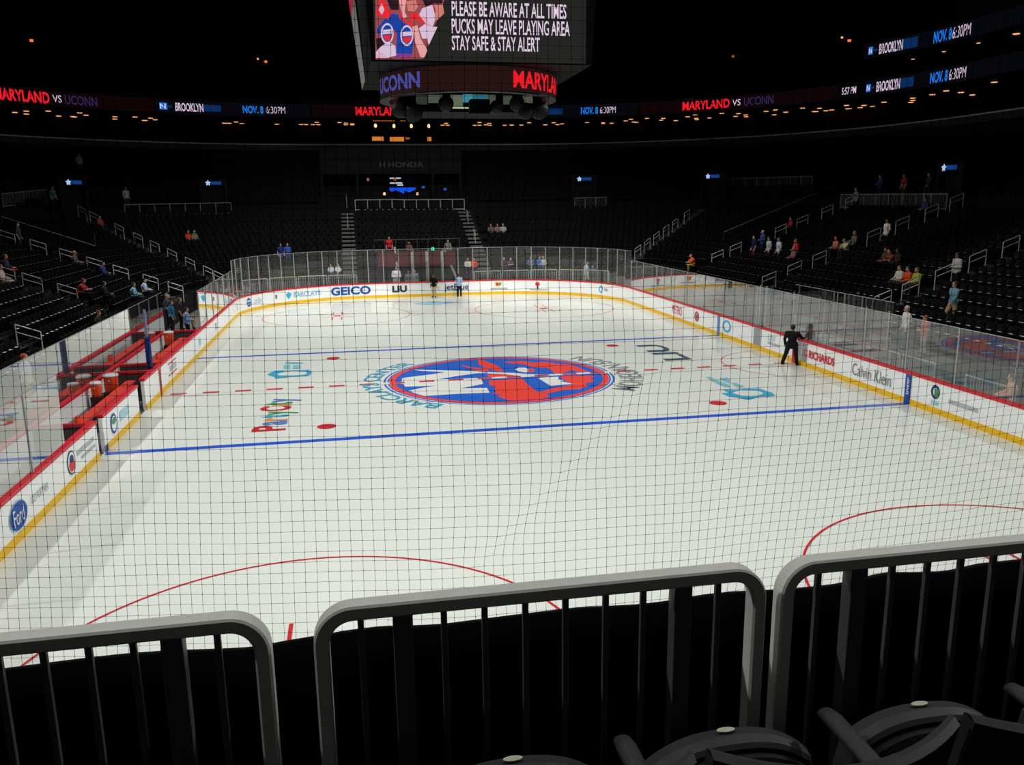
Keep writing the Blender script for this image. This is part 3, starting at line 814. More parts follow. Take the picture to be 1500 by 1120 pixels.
fence(1232, 285, 1388, 284, 1.0, 'grey picket railing at the head of the stand on the penalty box side', step=1.4, picket=.16)
fence(1058, 262, 1190, 258, 1.0, 'dim grey railing on the upper landing beside a blue portal sign', step=1.2, picket=.18)
fence(842, 290, 888, 289, 1.0, 'short grey railing in the far right corner below a portal sign', step=1.0, picket=.16)
BARR = mat('white barricade steel', (176, 178, 174), .4, .4)
u0, u1 = 1.45, 3.62
L0 = BOWL.s_of(u0, -1); L1 = BOWL.s_of(u1, -1); n = 13
for i in range(n):
    a = BOWL.U_of(L0+(L1-L0)*i/n+.08, -1.); b = BOWL.U_of(L0+(L1-L0)*(i+1)/n-.08, -1.)
    x, y = BOWL.pos((a+b)/2, -1)
    if -4.2 < x < 3.0 and 2 < a < 3: continue
    fence_ud(a, -1., b, -1., 1.55, 'white picket crowd barricade standing behind the far end glass', BARR, 2.4, .14, 'barricade', 'barricades behind the far end glass', 'crowd_barricade')
for y0, y1, x, lab in ((-2.9, -4.6, 14.75, 'white picket barricade beyond the near penalty box, farther one'), (-4.8, -6.6, 14.75, 'white picket barricade behind the penalty box side glass, middle one'), (-8.6, -10.4, 14.4, 'white picket barricade behind the nearest penalty box side glass')):
    U0 = BOWL.inv(x, y0)[0]; U1 = BOWL.inv(x, y1)[0]
    fence_ud(U0, x-16.2, U1, x-16.2, 1.12, lab, BARR, 1.8, .13, 'barricade', None, 'crowd_barricade')
def long_rail(a0, b0, a1, b1, h, label):
    p0 = hit(a0, b0, h)[0]; p1 = hit(a1, b1, h)[0]
    t = empty('sloping_rail', p0); tag(t, label, 'handrail'); v = p1-p0
    MB().tube([(0, 0, 0), v], .028, 6).build('top_bar', GREY_METAL, t)
    for f in (0, .5, 1):
        q = v*f; w = p0+q; U, d = BOWL.inv(w.x, w.y); MB().tube([(q.x, q.y, zsm(d)-w.z-.2), q], .024, 6).build('post', mat('dim rail post', (60, 60, 60), .5), t)
long_rail(2, 317, 140, 360, .95, 'long sloping grey rail running down the upper left stand')
long_rail(1060, 340, 1194, 283, .95, 'long sloping grey rail climbing the middle of the stand beyond the penalty boxes')

# ================================================================== FOREGROUND: RAILING, DRAPE, NET, FRONT ROW
YR = -30.6; ZF = 5.10
RAIL_LIT = mat('lit railing paint', (232, 232, 224), .5, .35, var=.08, scale=20)  # whitened so the overhead light on the top rail is in the colour
RAILD = mat('railing paint', (92, 92, 92), .5, .35, var=.1, scale=20)
mb = MB().box(-16, 6, -31.55, -30.42, ZF-.25, ZF); struct(mb.build('floor_front_row', CHAR))
mb = MB().box(-16, 6, -34.2, -31.55, ZF-.25, ZF+.38); struct(mb.build('floor_second_row', CHAR))
mb = MB().box(-16, 6, -30.6, -30.5, 2.2, ZF-.01); struct(mb.build('wall_front', BLACK))
def frame_mb(x0, x1, z0, z1, R, w, y0, y1):
    path = [(x0+w/2, z0)]
    for k in range(11):
        a = PI-PI/2*k/10; path.append((x0+w/2+R+R*math.cos(a), z1-w/2-R+R*math.sin(a)))
    for k in range(11):
        a = PI/2-PI/2*k/10; path.append((x1-w/2-R+R*math.cos(a), z1-w/2-R+R*math.sin(a)))
    path.append((x1-w/2, z0))
    out, inn = [], []
    for i, p in enumerate(path):
        a = Vector(path[max(0, i-1)]); b = Vector(path[min(len(path)-1, i+1)]); t = (b-a).normalized(); n = Vector((-t.y, t.x))
        out.append((p[0]+n.x*w/2, p[1]+n.y*w/2)); inn.append((p[0]-n.x*w/2, p[1]-n.y*w/2))
    e = .006
    rows = []
    for i in range(len(path)):
        o, q = Vector(out[i]), Vector(inn[i]); m = (o-q).normalized()*e
        ring = [(o-m, y0), (o, y0+e), (o, y1-e), (o-m, y1), (q+m, y1), (q, y1-e), (q, y0+e), (q+m, y0)]
        rows.append([(p.x, y, p.y) for p, y in ring]+[(ring[0][0].x, ring[0][1], ring[0][0].y)])
    return MB().grid(rows)
def railing(x0, x1, posts, bars, label):
    t = empty('guard_railing', ((x0+x1)/2, YR, ZF)); tag(t, label, 'railing')
    cx = t.location.x; top = 5.984-ZF
    frame_mb(x0-cx, x1-cx, 0, top, .085, .042, -.03, .03).build('frame', RAIL_LIT, t)
    for x in posts: MB().bevbox(x-cx-.027, x-cx+.027, -.026, .026, 0, top-.04, .004).build('post', RAILD, t)
    for x in bars: MB().bevbox(x-cx-.0085, x-cx+.0085, -.0085, .0085, .1, top-.04, .002).build('baluster', RAILD, t)
    MB().box(x0-cx+.04, x1-cx-.04, -.015, .015, .08, .11).build('bottom_rail', RAILD, t)
    return t
def rx(a, b=960): return at(a, b, 1, YR).x
cl, cr = rx(461), rx(1112); wd = cr-cl
railing(cl, cr, [rx(592), rx(994)], [rx(a) for a in (531, 652, 711, 770, 828, 886, 940, 1047)], 'middle black guard railing panel with pale top, directly ahead in the front row')
lr = rx(399)
railing(lr-wd, lr, [rx(256), lr-wd+.25], [rx(a) for a in (321, 197, 131, 64, -3)]+[lr-wd+.13], 'guard railing panel with pale top at the front row, left of the middle one')
rl = rx(1133)
sp = rx(1345)-rx(1298)
railing(rl, rl+wd, [rx(1243), rl+wd-.25], [rx(a) for a in (1190, 1295, 1345)]+[rx(1345)+sp*k*1.02 for k in (1, 2, 3, 4)], 'guard railing panel with pale top at the front row, right of the middle one')

# drape
DR = mat('black drape cloth', (9, 9, 11), .85, .15, var=.2, scale=3)
YD = YR+.13
edge = [(-900, 1082), (-420, 1036), (-200, 1010), (0, 983), (100, 970), (178, 961), (250, 956), (316, 954), (373, 951), (410, 943), (459, 935), (510, 926), (559, 920), (610, 919), (650, 917), (750, 904), (850, 892), (937, 888), (980, 883), (1036, 873), (1086, 868), (1138, 866), (1190, 862), (1235, 857), (1266, 849), (1305, 840), (1348, 840), (1396, 838), (1443, 827), (1500, 821), (1600, 812), (1760, 795), (2300, 748), (3000, 690)]
ep = [at(a, b, 1, YD) for a, b in edge]
def edge_z(x):
    for p, q in zip(ep, ep[1:]):
        if p.x <= x <= q.x: return p.z+(q.z-p.z)*(x-p.x)/(q.x-p.x)
    return ep[0].z if x < ep[0].x else ep[-1].z
rows = []; N = 260; xa, xb = ep[0].x, ep[-1].x
for j in range(13):
    row = []
    for i in range(N+1):
        x = xa+(xb-xa)*i/N; zt = sum(edge_z(x+k*.01) for k in (-2, -1, 0, 1, 2))/5; f = max(0, (j-3)/9)
        if j < 3: y = YD+.035-.0175*j*1.0+.0; z = zt-.02*(1-math.sin(j/3*PI/2)); y = YD+.04*math.cos(j/3*PI/2)
        else: y = YD-.012*math.sin(x*9)*f-.006*math.sin(x*23+1)*f; z = zt-(zt-4.3)*f
        row.append((x, y, z))
    rows.append(row)
o = MB().grid(rows).build('drape', DR, None, True); tag(o, 'black cloth drape with wavy top edge hung along the front railing', 'drape')
mb = MB()
mb.tube([(xa, YD+.05, 5.2), (xb, YD+.05, 5.2)], .012, 6); mb.build('hanging_rod', DARK_METAL, o)

# safety net ---------------------------------------------------------
NETM = mat('black net cord', (3, 3, 5), .9, .0, var=0)
CELL = .0334; YN = YR+.30
pk = at(590, 560, 1, YN)
def sm(t): t = min(1, max(0, t)); return t*t*(3-2*t)
cols = {}
def surf(n, sgn):
    x, y = pk.x, pk.y; res = [(x, y)]
    for i in range(n):
        s = sgn*(i+.5)*CELL
        sl = -.19+(.19+.05)*sm((s+.05)/.55)
        L = math.hypot(1, sl); x += sgn*CELL/L; y += sgn*CELL*sl/L; res.append((x, y))
    return res
NL, NR = 104, 140
left = surf(NL, -1); right = surf(NR, 1)
line = left[::-1]+right[1:]
NJ = 122; Z0N = 5.32
def to_sz(a, b):
    p = at(a, b, 1, YN); return (p.x-pk.x, p.z)
ca = to_sz(930, 570); cb = to_sz(742, 778)
cdir = Vector((cb[0]-ca[0], cb[1]-ca[1])); clen = cdir.length; cdir /= clen; cn = Vector((cdir.y, -cdir.x))
if cn.x < 0: cn = -cn
def node(i, j):
    x, y = line[i]; s = (i-NL)*CELL; z = Z0N+j*CELL
    v = Vector((x-pk.x-ca[0], z-ca[1])); q = v.dot(cn); l = v.dot(cdir)/clen
    win = sm((l+.35)/.3)*sm((1.35-l)/.3)
    dx = -.0140*math.tanh(q/.055)*math.exp(-(q/.32)**2)*win
    dz = .010*math.exp(-(q/.05)**2)*win*math.tanh(q/.02)*.5
    dx += .0016*math.sin(z*5.1+s*3.3)+.0011*math.sin(z*11+s*7)
    dz += .0018*math.sin(s*6.1+z*2.2)+.0012*math.sin(s*13+z*5)
    dz += -.012*sm((s-.2)/.8)*sm((s-.2)/.8)
    y += .02*math.sin(s*2.1+z*1.3)*.5; dx += .062*(z-6.7)*sm((.15-s)/.9)+.08*min(0, z-6.35)*sm((s-.6)/.6)
    return Vector((x+dx, y, z+dz))
P = [[node(i, j) for j in range(NJ)] for i in range(len(line))]
mb = MB(); RS = .00062
def strand(pts, RS=RS):
    o = len(mb.v)
    for i, p in enumerate(pts):
        t = (pts[min(i+1, len(pts)-1)]-pts[max(i-1, 0)]).normalized(); a = t.cross(Vector((0, 1, 0))).normalized(); b = a.cross(t)
        for k in range(3):
            an = 2*PI*k/3; mb.v.append(tuple(p+a*math.cos(an)*RS+b*math.sin(an)*RS))
    for i in range(len(pts)-1):
        for k in range(3): mb.f.append((o+i*3+k, o+i*3+(k+1) % 3, o+i*3+3+(k+1) % 3, o+i*3+3+k))
for col_ in P: strand(col_)
for j in range(NJ): strand([P[i][j] for i in range(len(line))], .0005)
RK = .0021
for col_ in P:
    for p in col_:
        o = len(mb.v); mb.v += [(p.x+RK, p.y, p.z), (p.x-RK, p.y, p.z), (p.x, p.y+RK, p.z), (p.x, p.y-RK, p.z), (p.x, p.y, p.z+RK), (p.x, p.y, p.z-RK)]
        mb.f += [(o, o+2, o+4), (o+2, o+1, o+4), (o+1, o+3, o+4), (o+3, o, o+4), (o+2, o, o+5), (o+1, o+2, o+5), (o+3, o+1, o+5), (o, o+3, o+5)]
o = mb.build('safety_net', NETM); tag(o, 'fine black square mesh safety net hanging across the whole view before the ice', 'net')

for x in (line[3][0], line[-4][0]): MB().tube([(x, line[3][1] if x < pk.x else line[-4][1], Z0N+CELL*NJ-.05), (x, line[3][1] if x < pk.x else line[-4][1], 38)], .008, 5).build('suspension_cable', DARK_METAL, o)
# front row seats ----------------------------------------------------
SEATF = mat('charcoal seat plastic', (48, 50, 50), .5, .35, var=.12, scale=30); CUSH = mat('black seat cushion', (24, 24, 26), .7, .2, var=.2, scale=60, bump=.2)
plate_x = [at(735, 1112, 1, -30.97).x, at(1068, 1066, 1, -30.97).x, at(1355, 1021, 1, -30.97).x]
PIT = plate_x[2]-plate_x[1]
def front_seat():
    t = empty('arena_seat')
    # curved back: concave towards the sitter, squared shoulders
    rows_f, rows_b = [], []
    hw = PIT*.47
    for j in range(7):
        v = j/6; rf, rb = [], []
        for i in range(17):
            u = i/16*2-1
            z = .36+.54*v+(.012*abs(u)**2)*v; y = -.40-.12*v+.085*u*u
            rf.append((u*hw, y, z)); rb.append((u*hw*1.0, y-.032, z-.004))
        rows_f.append(rf); rows_b.append(rb)
    mb = MB().grid(rows_f); mb.grid([r[::-1] for r in rows_b])
    mb.grid([[r[0] for r in rows_b], [r[0] for r in rows_f]]); mb.grid([[r[-1] for r in rows_f], [r[-1] for r in rows_b]])
    mb.grid([rows_b[-1], [(x, (y+y2)/2, z+.008) for (x, y, z), (_, y2, _) in zip(rows_b[-1], rows_f[-1])], rows_f[-1]])
    mb.build('seat_back', SEATF, t, False)
    # tipped-up pan
    prof = []
    for k in range(25):
        u = k/24*2-1; prof.append((u*.24, .60-.085*abs(u)**2.6-.12*max(0, abs(u)-.93)/.07*.6))
    mb = MB(); rings = []
    for y, sc in ((.045, .93), (.035, .985), (.0, 1.0), (-.03, .985), (-.04, .95)):
        rings.append([(x*sc, y, .33+(z-.33)*sc) for x, z in prof]+[(prof[-1][0]*sc*.9, y, .33), (prof[0][0]*sc*.9, y, .33)])
    mb.grid([r+[r[0]] for r in rings]); mb.poly(rings[0][::-1]); mb.poly(rings[-1])
    mb.build('seat_pan', SEATF, t, False)
    mb = MB(); rings = []
    for y, sc in ((-.04, .9), (-.062, .9), (-.078, .82)):
        rings.append([(x*sc, y, .35+(z-.35)*sc) for x, z in prof]+[(prof[-1][0]*sc*.9, y, .35), (prof[0][0]*sc*.9, y, .35)])
    mb.grid([r+[r[0]] for r in rings]); mb.poly(rings[-1]); mb.build('cushion', CUSH, t, False)
    p = MB().lathe([(.0, .0), (.03, .0), (.03, .004), (.0, .005)], 20); p.v = [(x*.82, y*.33+.018, z+.6015) for x, y, z in p.v]
    p.build('number_plate', PLATE, t)['label'] = 'pale oval number plate'
    mb = MB(); R = .024; n = 10; path = [(-.44, .60), (-.2, .615), (-.02, .62), (.02, .616), (.035, .605)]
    rows = []
    for i, (y, z) in enumerate(path):
        s = (1, 1, 1, .82, .3)[i]; rows.append([(PIT/2+R*1.15*s*math.cos(2*PI*k/n), y, z+R*.7*s*math.sin(2*PI*k/n)) for k in range(n+1)])
    mb.grid(rows); mb.build('armrest', SEATF, t, True)
    MB().box(PIT/2-.02, PIT/2+.02, -.42, -.34, 0, .6).build('bracket', DARK_METAL, t)
    return t
fs = front_seat()
labs = ['front row folding seat nearest the bottom left, only its plate and armrest in view', 'front row folding seat with pale oval plate, the middle one of those in view', 'front row folding seat with oval plate, below the right guard railing panel', 'front row folding seat at the lower right edge, mostly out of view', 'front row folding seat further along past the right edge']
for i, x in enumerate([plate_x[1]-PIT, plate_x[1], plate_x[2], plate_x[2]+PIT]):
    o = fs if i == 0 else dup(fs)
    o.location = (x, -30.97, ZF); tag(o, labs[i], 'seat', 'folding seats of the front row')

# ================================================================== PEOPLE
def capsule(bm, a, b, r0, r1, n=10):
    a, b = Vector(a), Vector(b); d = b-a
    if d.length < 1e-5: d = Vector((0, 0, 1e-4))
    q = d.to_track_quat('Z', 'Y').to_matrix(); vs = []
    for c, r, sg in ((a, r0, -1), (b, r1, 1)):
        for la in (0, 30, 60):
            for k in range(n):
                an = 2*PI*k/n; e = math.radians(la)
                vs.append(bm.verts.new(c+q @ Vector((r*math.cos(e)*math.cos(an), r*math.cos(e)*math.sin(an), sg*r*math.sin(e)))))
        vs.append(bm.verts.new(c+q @ Vector((0, 0, sg*r))))
    res = bmesh.ops.convex_hull(bm, input=vs)
    junk = [v for v in res['geom_interior'] if isinstance(v, bmesh.types.BMVert)]
    if junk: bmesh.ops.delete(bm, geom=list(set(junk)), context='VERTS')
def ellipsoid(bm, c, r):
    m = Matrix.Translation(c) @ Matrix.Diagonal((*r, 1)); bmesh.ops.create_uvsphere(bm, u_segments=16, v_segments=10, radius=1, matrix=m)
def fuse(name, fn, vox, ratio=.5):
    bm = bmesh.new(); fn(bm); me = bpy.data.meshes.new(name); bm.to_mesh(me); bm.free()
    def mods(o):
        m = o.modifiers.new('fuse', 'REMESH'); m.mode = 'VOXEL'; m.voxel_size = vox
        s = o.modifiers.new('smooth', 'SMOOTH'); s.factor = .5; s.iterations = 3
        d = o.modifiers.new('thin', 'DECIMATE'); d.ratio = ratio
    n = baked(name, me, mods)
    n.polygons.foreach_set('use_smooth', [True]*len(n.polygons)); n.materials.append(None)
    return n
class Pose: pass
def pose(arms, legs, pelvis=(0, 0, .95), chest=(0, .0, 1.28), neck=(0, .0, 1.47), head=(0, .03, 1.62), turn=0.0, long_sleeve=True, shorts=False, coat=False):
    """arms: [(shoulder, elbow, wrist)]*2, legs: [(hip, knee, ankle)]*2 -- x right, y forward, z up"""
    V = Vector; P = Pose()
    pe, ch, ne, he = V(pelvis), V(chest), V(neck), V(head)
    def skin(bm):
        capsule(bm, pe+V((-.07, 0, 0)), pe+V((.07, 0, 0)), .125, .125); capsule(bm, pe, ch, .125, .15); capsule(bm, ch+V((-.07, 0, .02)), ch+V((.07, 0, .02)), .13, .13)
        capsule(bm, ch, ne, .12, .06); capsule(bm, ne, he-V((0, 0, .05)), .052, .055)
        ellipsoid(bm, he+V((0, 0, .02)), (.075, .095, .115)); ellipsoid(bm, he+V((0, .02, -.06)), (.055, .07, .06))
        f = V((0, 1, 0))
        capsule(bm, he+V((0, .085, .015)), he+V((0, .115, -.02)), .012, .02, 6)              # nose
        capsule(bm, he+V((-.025, .09, -.055)), he+V((.025, .09, -.055)), .012, .012, 6)       # mouth
        for sx in (-1, 1):
            ellipsoid(bm, he+V((sx*.032, .086, .02)), (.016, .012, .012)); ellipsoid(bm, he+V((sx*.078, -.005, -.005)), (.014, .026, .034))
        for sh, el, wr in arms:
            sh, el, wr = V(sh), V(el), V(wr)
            capsule(bm, ch+V((0, 0, .08)), sh, .09, .062); capsule(bm, sh, el, .054, .042); capsule(bm, el, wr, .042, .028)
            d = (wr-el).normalized(); s = d.cross(V((0, 1, 0)) if abs(d.y) < .8 else V((0, 0, 1))).normalized(); nn = s.cross(d).normalized()
            pa = wr+d*.085; capsule(bm, wr+d*.02, pa, .032, .036, 8)
            for k, L in enumerate((.062, .075, .07, .054)):
                o = pa+s*((k-1.5)*.021); kn = o+d*L*.55+nn*.006; capsule(bm, o, kn, .011, .0105, 6); capsule(bm, kn, kn+d*L*.4+nn*.022, .0105, .009, 6)
            th = wr+d*.035+s*-.03; capsule(bm, th, th-s*.03+d*.045, .013, .010, 6)
        for hp, kn, an in legs:
            hp, kn, an = V(hp), V(kn), V(an)
            capsule(bm, pe, hp, .11, .1); capsule(bm, hp, kn, .088, .056); capsule(bm, kn, an, .056, .038)
            capsule(bm, an, an+V((0, .14, -.045)), .04, .034)
    def shirt(bm):
        capsule(bm, pe+V((-.075, 0, -.02 if not coat else -.1)), pe+V((.075, 0, -.02 if not coat else -.1)), .15, .15); capsule(bm, pe, ch, .15, .172); capsule(bm, ch+V((-.09, 0, .02)), ch+V((.09, 0, .02)), .15, .15)
        capsule(bm, ch, ne-V((0, 0, .02)), .14, .075)
        for sh, el, wr in arms:
            sh, el, wr = V(sh), V(el), V(wr)
            capsule(bm, ch+V((0, 0, .08)), sh, .11, .08)
            if long_sleeve: capsule(bm, sh, el, .075, .06); capsule(bm, el, el.lerp(wr, .95), .06, .047)
            else: capsule(bm, sh, sh.lerp(el, .85), .08, .074)
    def trousers(bm):
        capsule(bm, pe+V((-.075, 0, -.01)), pe+V((.075, 0, -.01)), .143, .143)
        for hp, kn, an in legs:
            hp, kn, an = V(hp), V(kn), V(an)
            capsule(bm, pe, hp, .13, .122); capsule(bm, hp, kn, .108, .08 if not shorts else .095)
            if not shorts: capsule(bm, kn, an.lerp(kn, .06), .078, .068)
    def shoe(bm, leg):
        for hp, kn, an in (leg,):
            an = V(an); capsule(bm, an+V((0, -.03, -.03)), an+V((0, .15, -.045)), .052, .042); capsule(bm, an+V((0, 0, -.02)), an+V((0, 0, .02)), .05, .05)
    def hair(bm):
        ellipsoid(bm, he+V((0, -.018, .045)), (.088, .10, .10)); ellipsoid(bm, he+V((0, -.05, -.02)), (.07, .06, .08))
    P.parts = [('body', fuse('body', skin, .0105, .35)), ('shirt', fuse('shirt', shirt, .016, .5)), ('trousers', fuse('trousers', trousers, .016, .5)),
               ('shoe', fuse('shoe', lambda bm: shoe(bm, legs[0]), .014, .5)), ('shoe', fuse('shoe', lambda bm: shoe(bm, legs[1]), .014, .5)), ('hair', fuse('hair', hair, .014, .5))]
    if coat: P.parts[1] = ('jacket', P.parts[1][1])
    return P
LEGS = [((-.1, 0, .9), (-.11, .02, .5), (-.12, -.02, .09)), ((.1, 0, .9), (.11, .02, .5), (.12, -.02, .09))]
SIT = [((-.1, .02, .5), (-.14, .42, .52), (-.15, .44, .11)), ((.1, .02, .5), (.14, .42, .52), (.15, .44, .11))]
POSES = {
 'stand': pose([((-.19, 0, 1.4), (-.25, -.03, 1.12), (-.24, .08, .88)), ((.19, 0, 1.4), (.25, -.03, 1.12), (.24, .08, .88))], LEGS, long_sleeve=False),
 'hold': pose([((-.19, 0, 1.4), (-.25, .0, 1.12), (-.1, .24, 1.1)), ((.19, 0, 1.4), (.25, .0, 1.12), (.1, .24, 1.1))], LEGS),
 'walk': pose([((-.19, 0, 1.4), (-.24, .1, 1.13), (-.22, .26, .96)), ((.19, 0, 1.4), (.25, -.12, 1.14), (.24, -.1, .9))],
              [((-.1, 0, .9), (-.1, -.02, .5), (-.1, -.26, .13)), ((.1, 0, .9), (.1, .18, .53), (.1, .22, .09))], long_sleeve=True, shorts=True),
 'coat': pose([((-.2, 0, 1.4), (-.27, -.02, 1.12), (-.27, .06, .86)), ((.2, 0, 1.4), (.30, .16, 1.18), (.34, .42, 1.13))],
              [((-.11, 0, .9), (-.2, -.0, .5), (-.3, -.05, .09)), ((.11, 0, .9), (.16, .02, .5), (.2, .05, .09))], coat=True),
 'sit': pose([((-.19, .0, .97), (-.24, .06, .72), (-.13, .3, .66)), ((.19, .0, .97), (.24, .06, .72), (.13, .3, .66))], SIT, (0, 0, .54), (0, -.03, .86), (0, -.02, 1.05), (0, .03, 1.2)),
 'lean': pose([((-.19, .1, .93), (-.22, .28, .72), (-.06, .44, .72)), ((.19, .1, .93), (.22, .28, .72), (.06, .44, .72))], SIT, (0, 0, .54), (0, .08, .83), (0, .14, 1.02), (0, .2, 1.15), long_sleeve=False),
}
SK = [(206, 158, 132), (224, 178, 150), (150, 104, 78), (96, 66, 50)]
HAIRC = {'dark': (30, 24, 20), 'brown': (84, 56, 38), 'grey': (150, 148, 144), 'white': (205, 203, 198), 'blond': (190, 150, 90), 'red': (170, 78, 40), 'cap': (190, 40, 44)}
def cloth(rgb, striped=False):
    k = 'cloth %d %d %d%s' % (*rgb, ' striped' if striped else '')
    m = mat(k, rgb, .8, .15, var=.1, scale=14)
    if striped and not m.get('done'):
        m['done'] = 1; nt = m.node_tree; b = nt.nodes['Principled BSDF']
        tc = nt.nodes.new('ShaderNodeTexCoord'); wv = nt.nodes.new('ShaderNodeTexWave'); wv.bands_direction = 'X'; wv.inputs['Scale'].default_value = 5.0
        cr = nt.nodes.new('ShaderNodeValToRGB'); cr.color_ramp.interpolation = 'CONSTANT'
        cr.color_ramp.elements[0].color = lin((70, 104, 170)); cr.color_ramp.elements[1].color = lin((214, 224, 238)); cr.color_ramp.elements[1].position = .5
        nt.links.new(tc.outputs['Object'], wv.inputs['Vector']); nt.links.new(wv.outputs['Fac'], cr.inputs[0]); nt.links.new(cr.outputs[0], b.inputs['Base Color'])
    return m
def person(p, loc, rz, shirt, legs=(40, 42, 50), hair='dark', skin=0, shoe=(40, 40, 42), label='', scale=1.0, striped=False, group=None):
    root = None
    for nm, me in POSES[p].parts:
        if hair == 'bald' and nm == 'hair': continue
        o = link('person' if nm == 'body' else nm, me, root)
        if root is None: root = o
        sl = o.material_slots[0]; sl.link = 'OBJECT'
        sl.material = {'body': mat('skin %d' % skin, SK[skin], .6, .3), 'shirt': cloth(shirt, striped), 'jacket': cloth(shirt), 'trousers': cloth(legs), 'shoe': cloth(shoe),
                       'hair': mat('hair '+hair, HAIRC.get(hair, (30, 24, 20)), .6, .3)}[nm]
    root.location = loc; root.rotation_euler = (0, 0, rz); root.scale = (scale,)*3
    tag(root, label, 'person', group)
    return root
SEATED = [None]
def sit_seat(x, y, z, rz, label):
    """the same black seat with its pan folded down under the sitter"""
    lab = 'black seat under the '+' '.join(label.replace('dim ', '').split()[:12])
    if SEATED[0] is None:
        t = link('arena_seat', ME_BACK); MB().bevbox(-.21, .21, -.2, .24, .36, .392, .012).build('seat_pan', SEAT, t)
        t.location = (x, y, z); t.rotation_euler = (0, 0, rz); tag(t, lab, 'seat', 'taken seats in the stands'); SEATED[0] = t
    else: dup(SEATED[0], (x, y, z), rz, lab)
def tread(d): return max(0, min(NLOW-1, int(d/ROW)))
def spectator(px, py, p, shirt, label, legs=(40, 42, 52), hair='dark', skin=0, face=None, scale=1.0, floor_z=None, turn=0.0):
    """stands or sits where the line of sight to the top of the head meets the seating"""
    H = (1.74 if p in ('stand', 'hold', 'walk', 'coat') else 1.31)*scale
    q, U, d = hit(px, py, H)
    if d >= 0 and d < 13.6:
        k = tread(d); dd = ROW*k+(.5 if p in ('sit', 'lean') else .62); z = Z0+RISE*k; x, y = BOWL.pos(U, dd)
    else: x, y, z = q.x, q.y, zsm(max(d, 0)) if d >= 0 else 0
    o = BOWL.out(U); rz = math.atan2(o.x, -o.y)+turn
    if p in ('sit', 'lean'): sit_seat(x, y, z, rz, label)
    OCC.append((x, y, z))
    return person(p, (x, y, z), rz, shirt, legs, hair, skin, label=label, scale=scale)

# on the ice
suit = person('coat', (12.58, -.45, 0), -PI/2+.75, (22, 22, 25), (24, 24, 27), 'dark', 0, (14, 14, 14), 'person in a dark suit on the ice reaching over the penalty box boards', .99)
suit.scale = (1.16, 1.1, .99)
d0 = at(633, 432, 2, 0); d1 = at(672, 433, 2, 0)
person('stand', (d0.x, 29.6, .0), PI-.5, (18, 18, 20), (196, 182, 150), 'dark', 2, (30, 26, 22), 'person in black top and khaki trousers standing by the far end boards', .98)
person('hold', (d1.x-.03, 29.5, .0), -.35, (120, 150, 200), (26, 28, 36), 'brown', 0, (20, 20, 22), 'person in pale blue striped shirt and dark trousers facing the far boards', .98, striped=True)
b = empty('carrier_bag', (d0.x+.36, 29.52, .52)); tag(b, 'white carrier bag held by the person in black and khaki', 'bag')
mb = MB(); mb.grid([[(.13*math.cos(2*PI*k/12)*s, .07*math.sin(2*PI*k/12)*s, z) for k in range(13)] for z, s in ((0, .7), (.06, 1), (.25, .95), (.33, .7))]); mb.build('bag_body', cloth((225, 226, 224)), b, True)
MB().tube([(-.06, 0, .32), (-.03, 0, .42), (.03, 0, .42), (.06, 0, .32)], .008, 5).build('handle', cloth((225, 226, 224)), b)

S = spectator
# penalty box side
q = at(1330, 447, 0, 15.75)
person('stand', (15.75, q.y, 1.04), PI/2-.2, (228, 228, 224), (70, 90, 120), 'white', 0, label='white haired person in white jersey standing behind the penalty box side glass')
q = at(1357, 462, 0, 15.8)
person('hold', (15.8, q.y, 1.04), PI/2-.1, (196, 92, 46), (180, 170, 160), 'red', 0, label='orange haired child beside the white jersey behind the glass', scale=.86)
S(1383, 412, 'walk', (112, 158, 178), 'person in teal shirt and khaki shorts walking between the rows, penalty box side', (170, 150, 110), 'brown')
S(1406, 362, 'hold', (196, 198, 194), 'person in white sleeved jersey beside a handrail on the penalty box side', (26, 26, 30), 'dark', 2)
S(1325, 381, 'sit', (210, 206, 196), 'seated person in pale shirt, left of the orange shirt below the long rows', (60, 60, 60), 'dark')
S(1336, 383, 'sit', (214, 84, 48), 'seated person in orange shirt between pale shirt and olive shirt', (60, 60, 60), 'dark')
S(1348, 385, 'sit', (168, 172, 74), 'seated person in yellow green shirt, right of the orange shirt', (60, 60, 60), 'brown')
S(1301, 357, 'sit', (120, 84, 60), 'dim seated person in brown, one of a trio high on the penalty box side', hair='brown', skin=0)
S(1310, 358, 'lean', (150, 92, 60), 'dim seated person leaning forward in tan, middle of the trio', hair='dark', skin=1)
S(1319, 358, 'sit', (88, 60, 52), 'dim seated person in dark brown at the right of the trio', hair='dark', skin=2)
S(1305, 313, 'stand', (232, 232, 228), 'person in white shirt standing by a handrail near the top of the stand', (24, 24, 28), 'dark', 2)
S(1216, 346, 'sit', (196, 120, 90), 'seated person in faded red beside a pale shirt in the middle stand', hair='brown')
S(1233, 347, 'lean', (214, 206, 170), 'seated person in pale yellow leaning forward, middle stand', hair='brown')
S(1249, 336, 'sit', (120, 112, 90), 'dim seated person in olive beside the pale yellow shirt', hair='blond')
S(1101, 342, 'stand', (34, 40, 80), 'person in navy jersey at the left of a standing group beyond the boxes', (120, 40, 40), 'dark', 1)
S(1110, 336, 'hold', (62, 84, 160), 'person in blue jersey and pale cap in the standing group', (40, 40, 60), 'white')
S(1117, 346, 'stand', (206, 206, 210), 'person in dark and white number jersey at the right of the standing group', (60, 40, 40), 'dark')
S(1144, 342, 'stand', (206, 220, 236), 'person in pale blue shirt standing beside the red shirt', (40, 40, 50), 'brown')
S(1164, 346, 'hold', (204, 52, 64), 'person in red shirt standing in the middle stand', (60, 30, 40), 'red')
S(1153, 361, 'sit', (150, 110, 96), 'seated person between the pale blue and the red shirts', hair='blond')
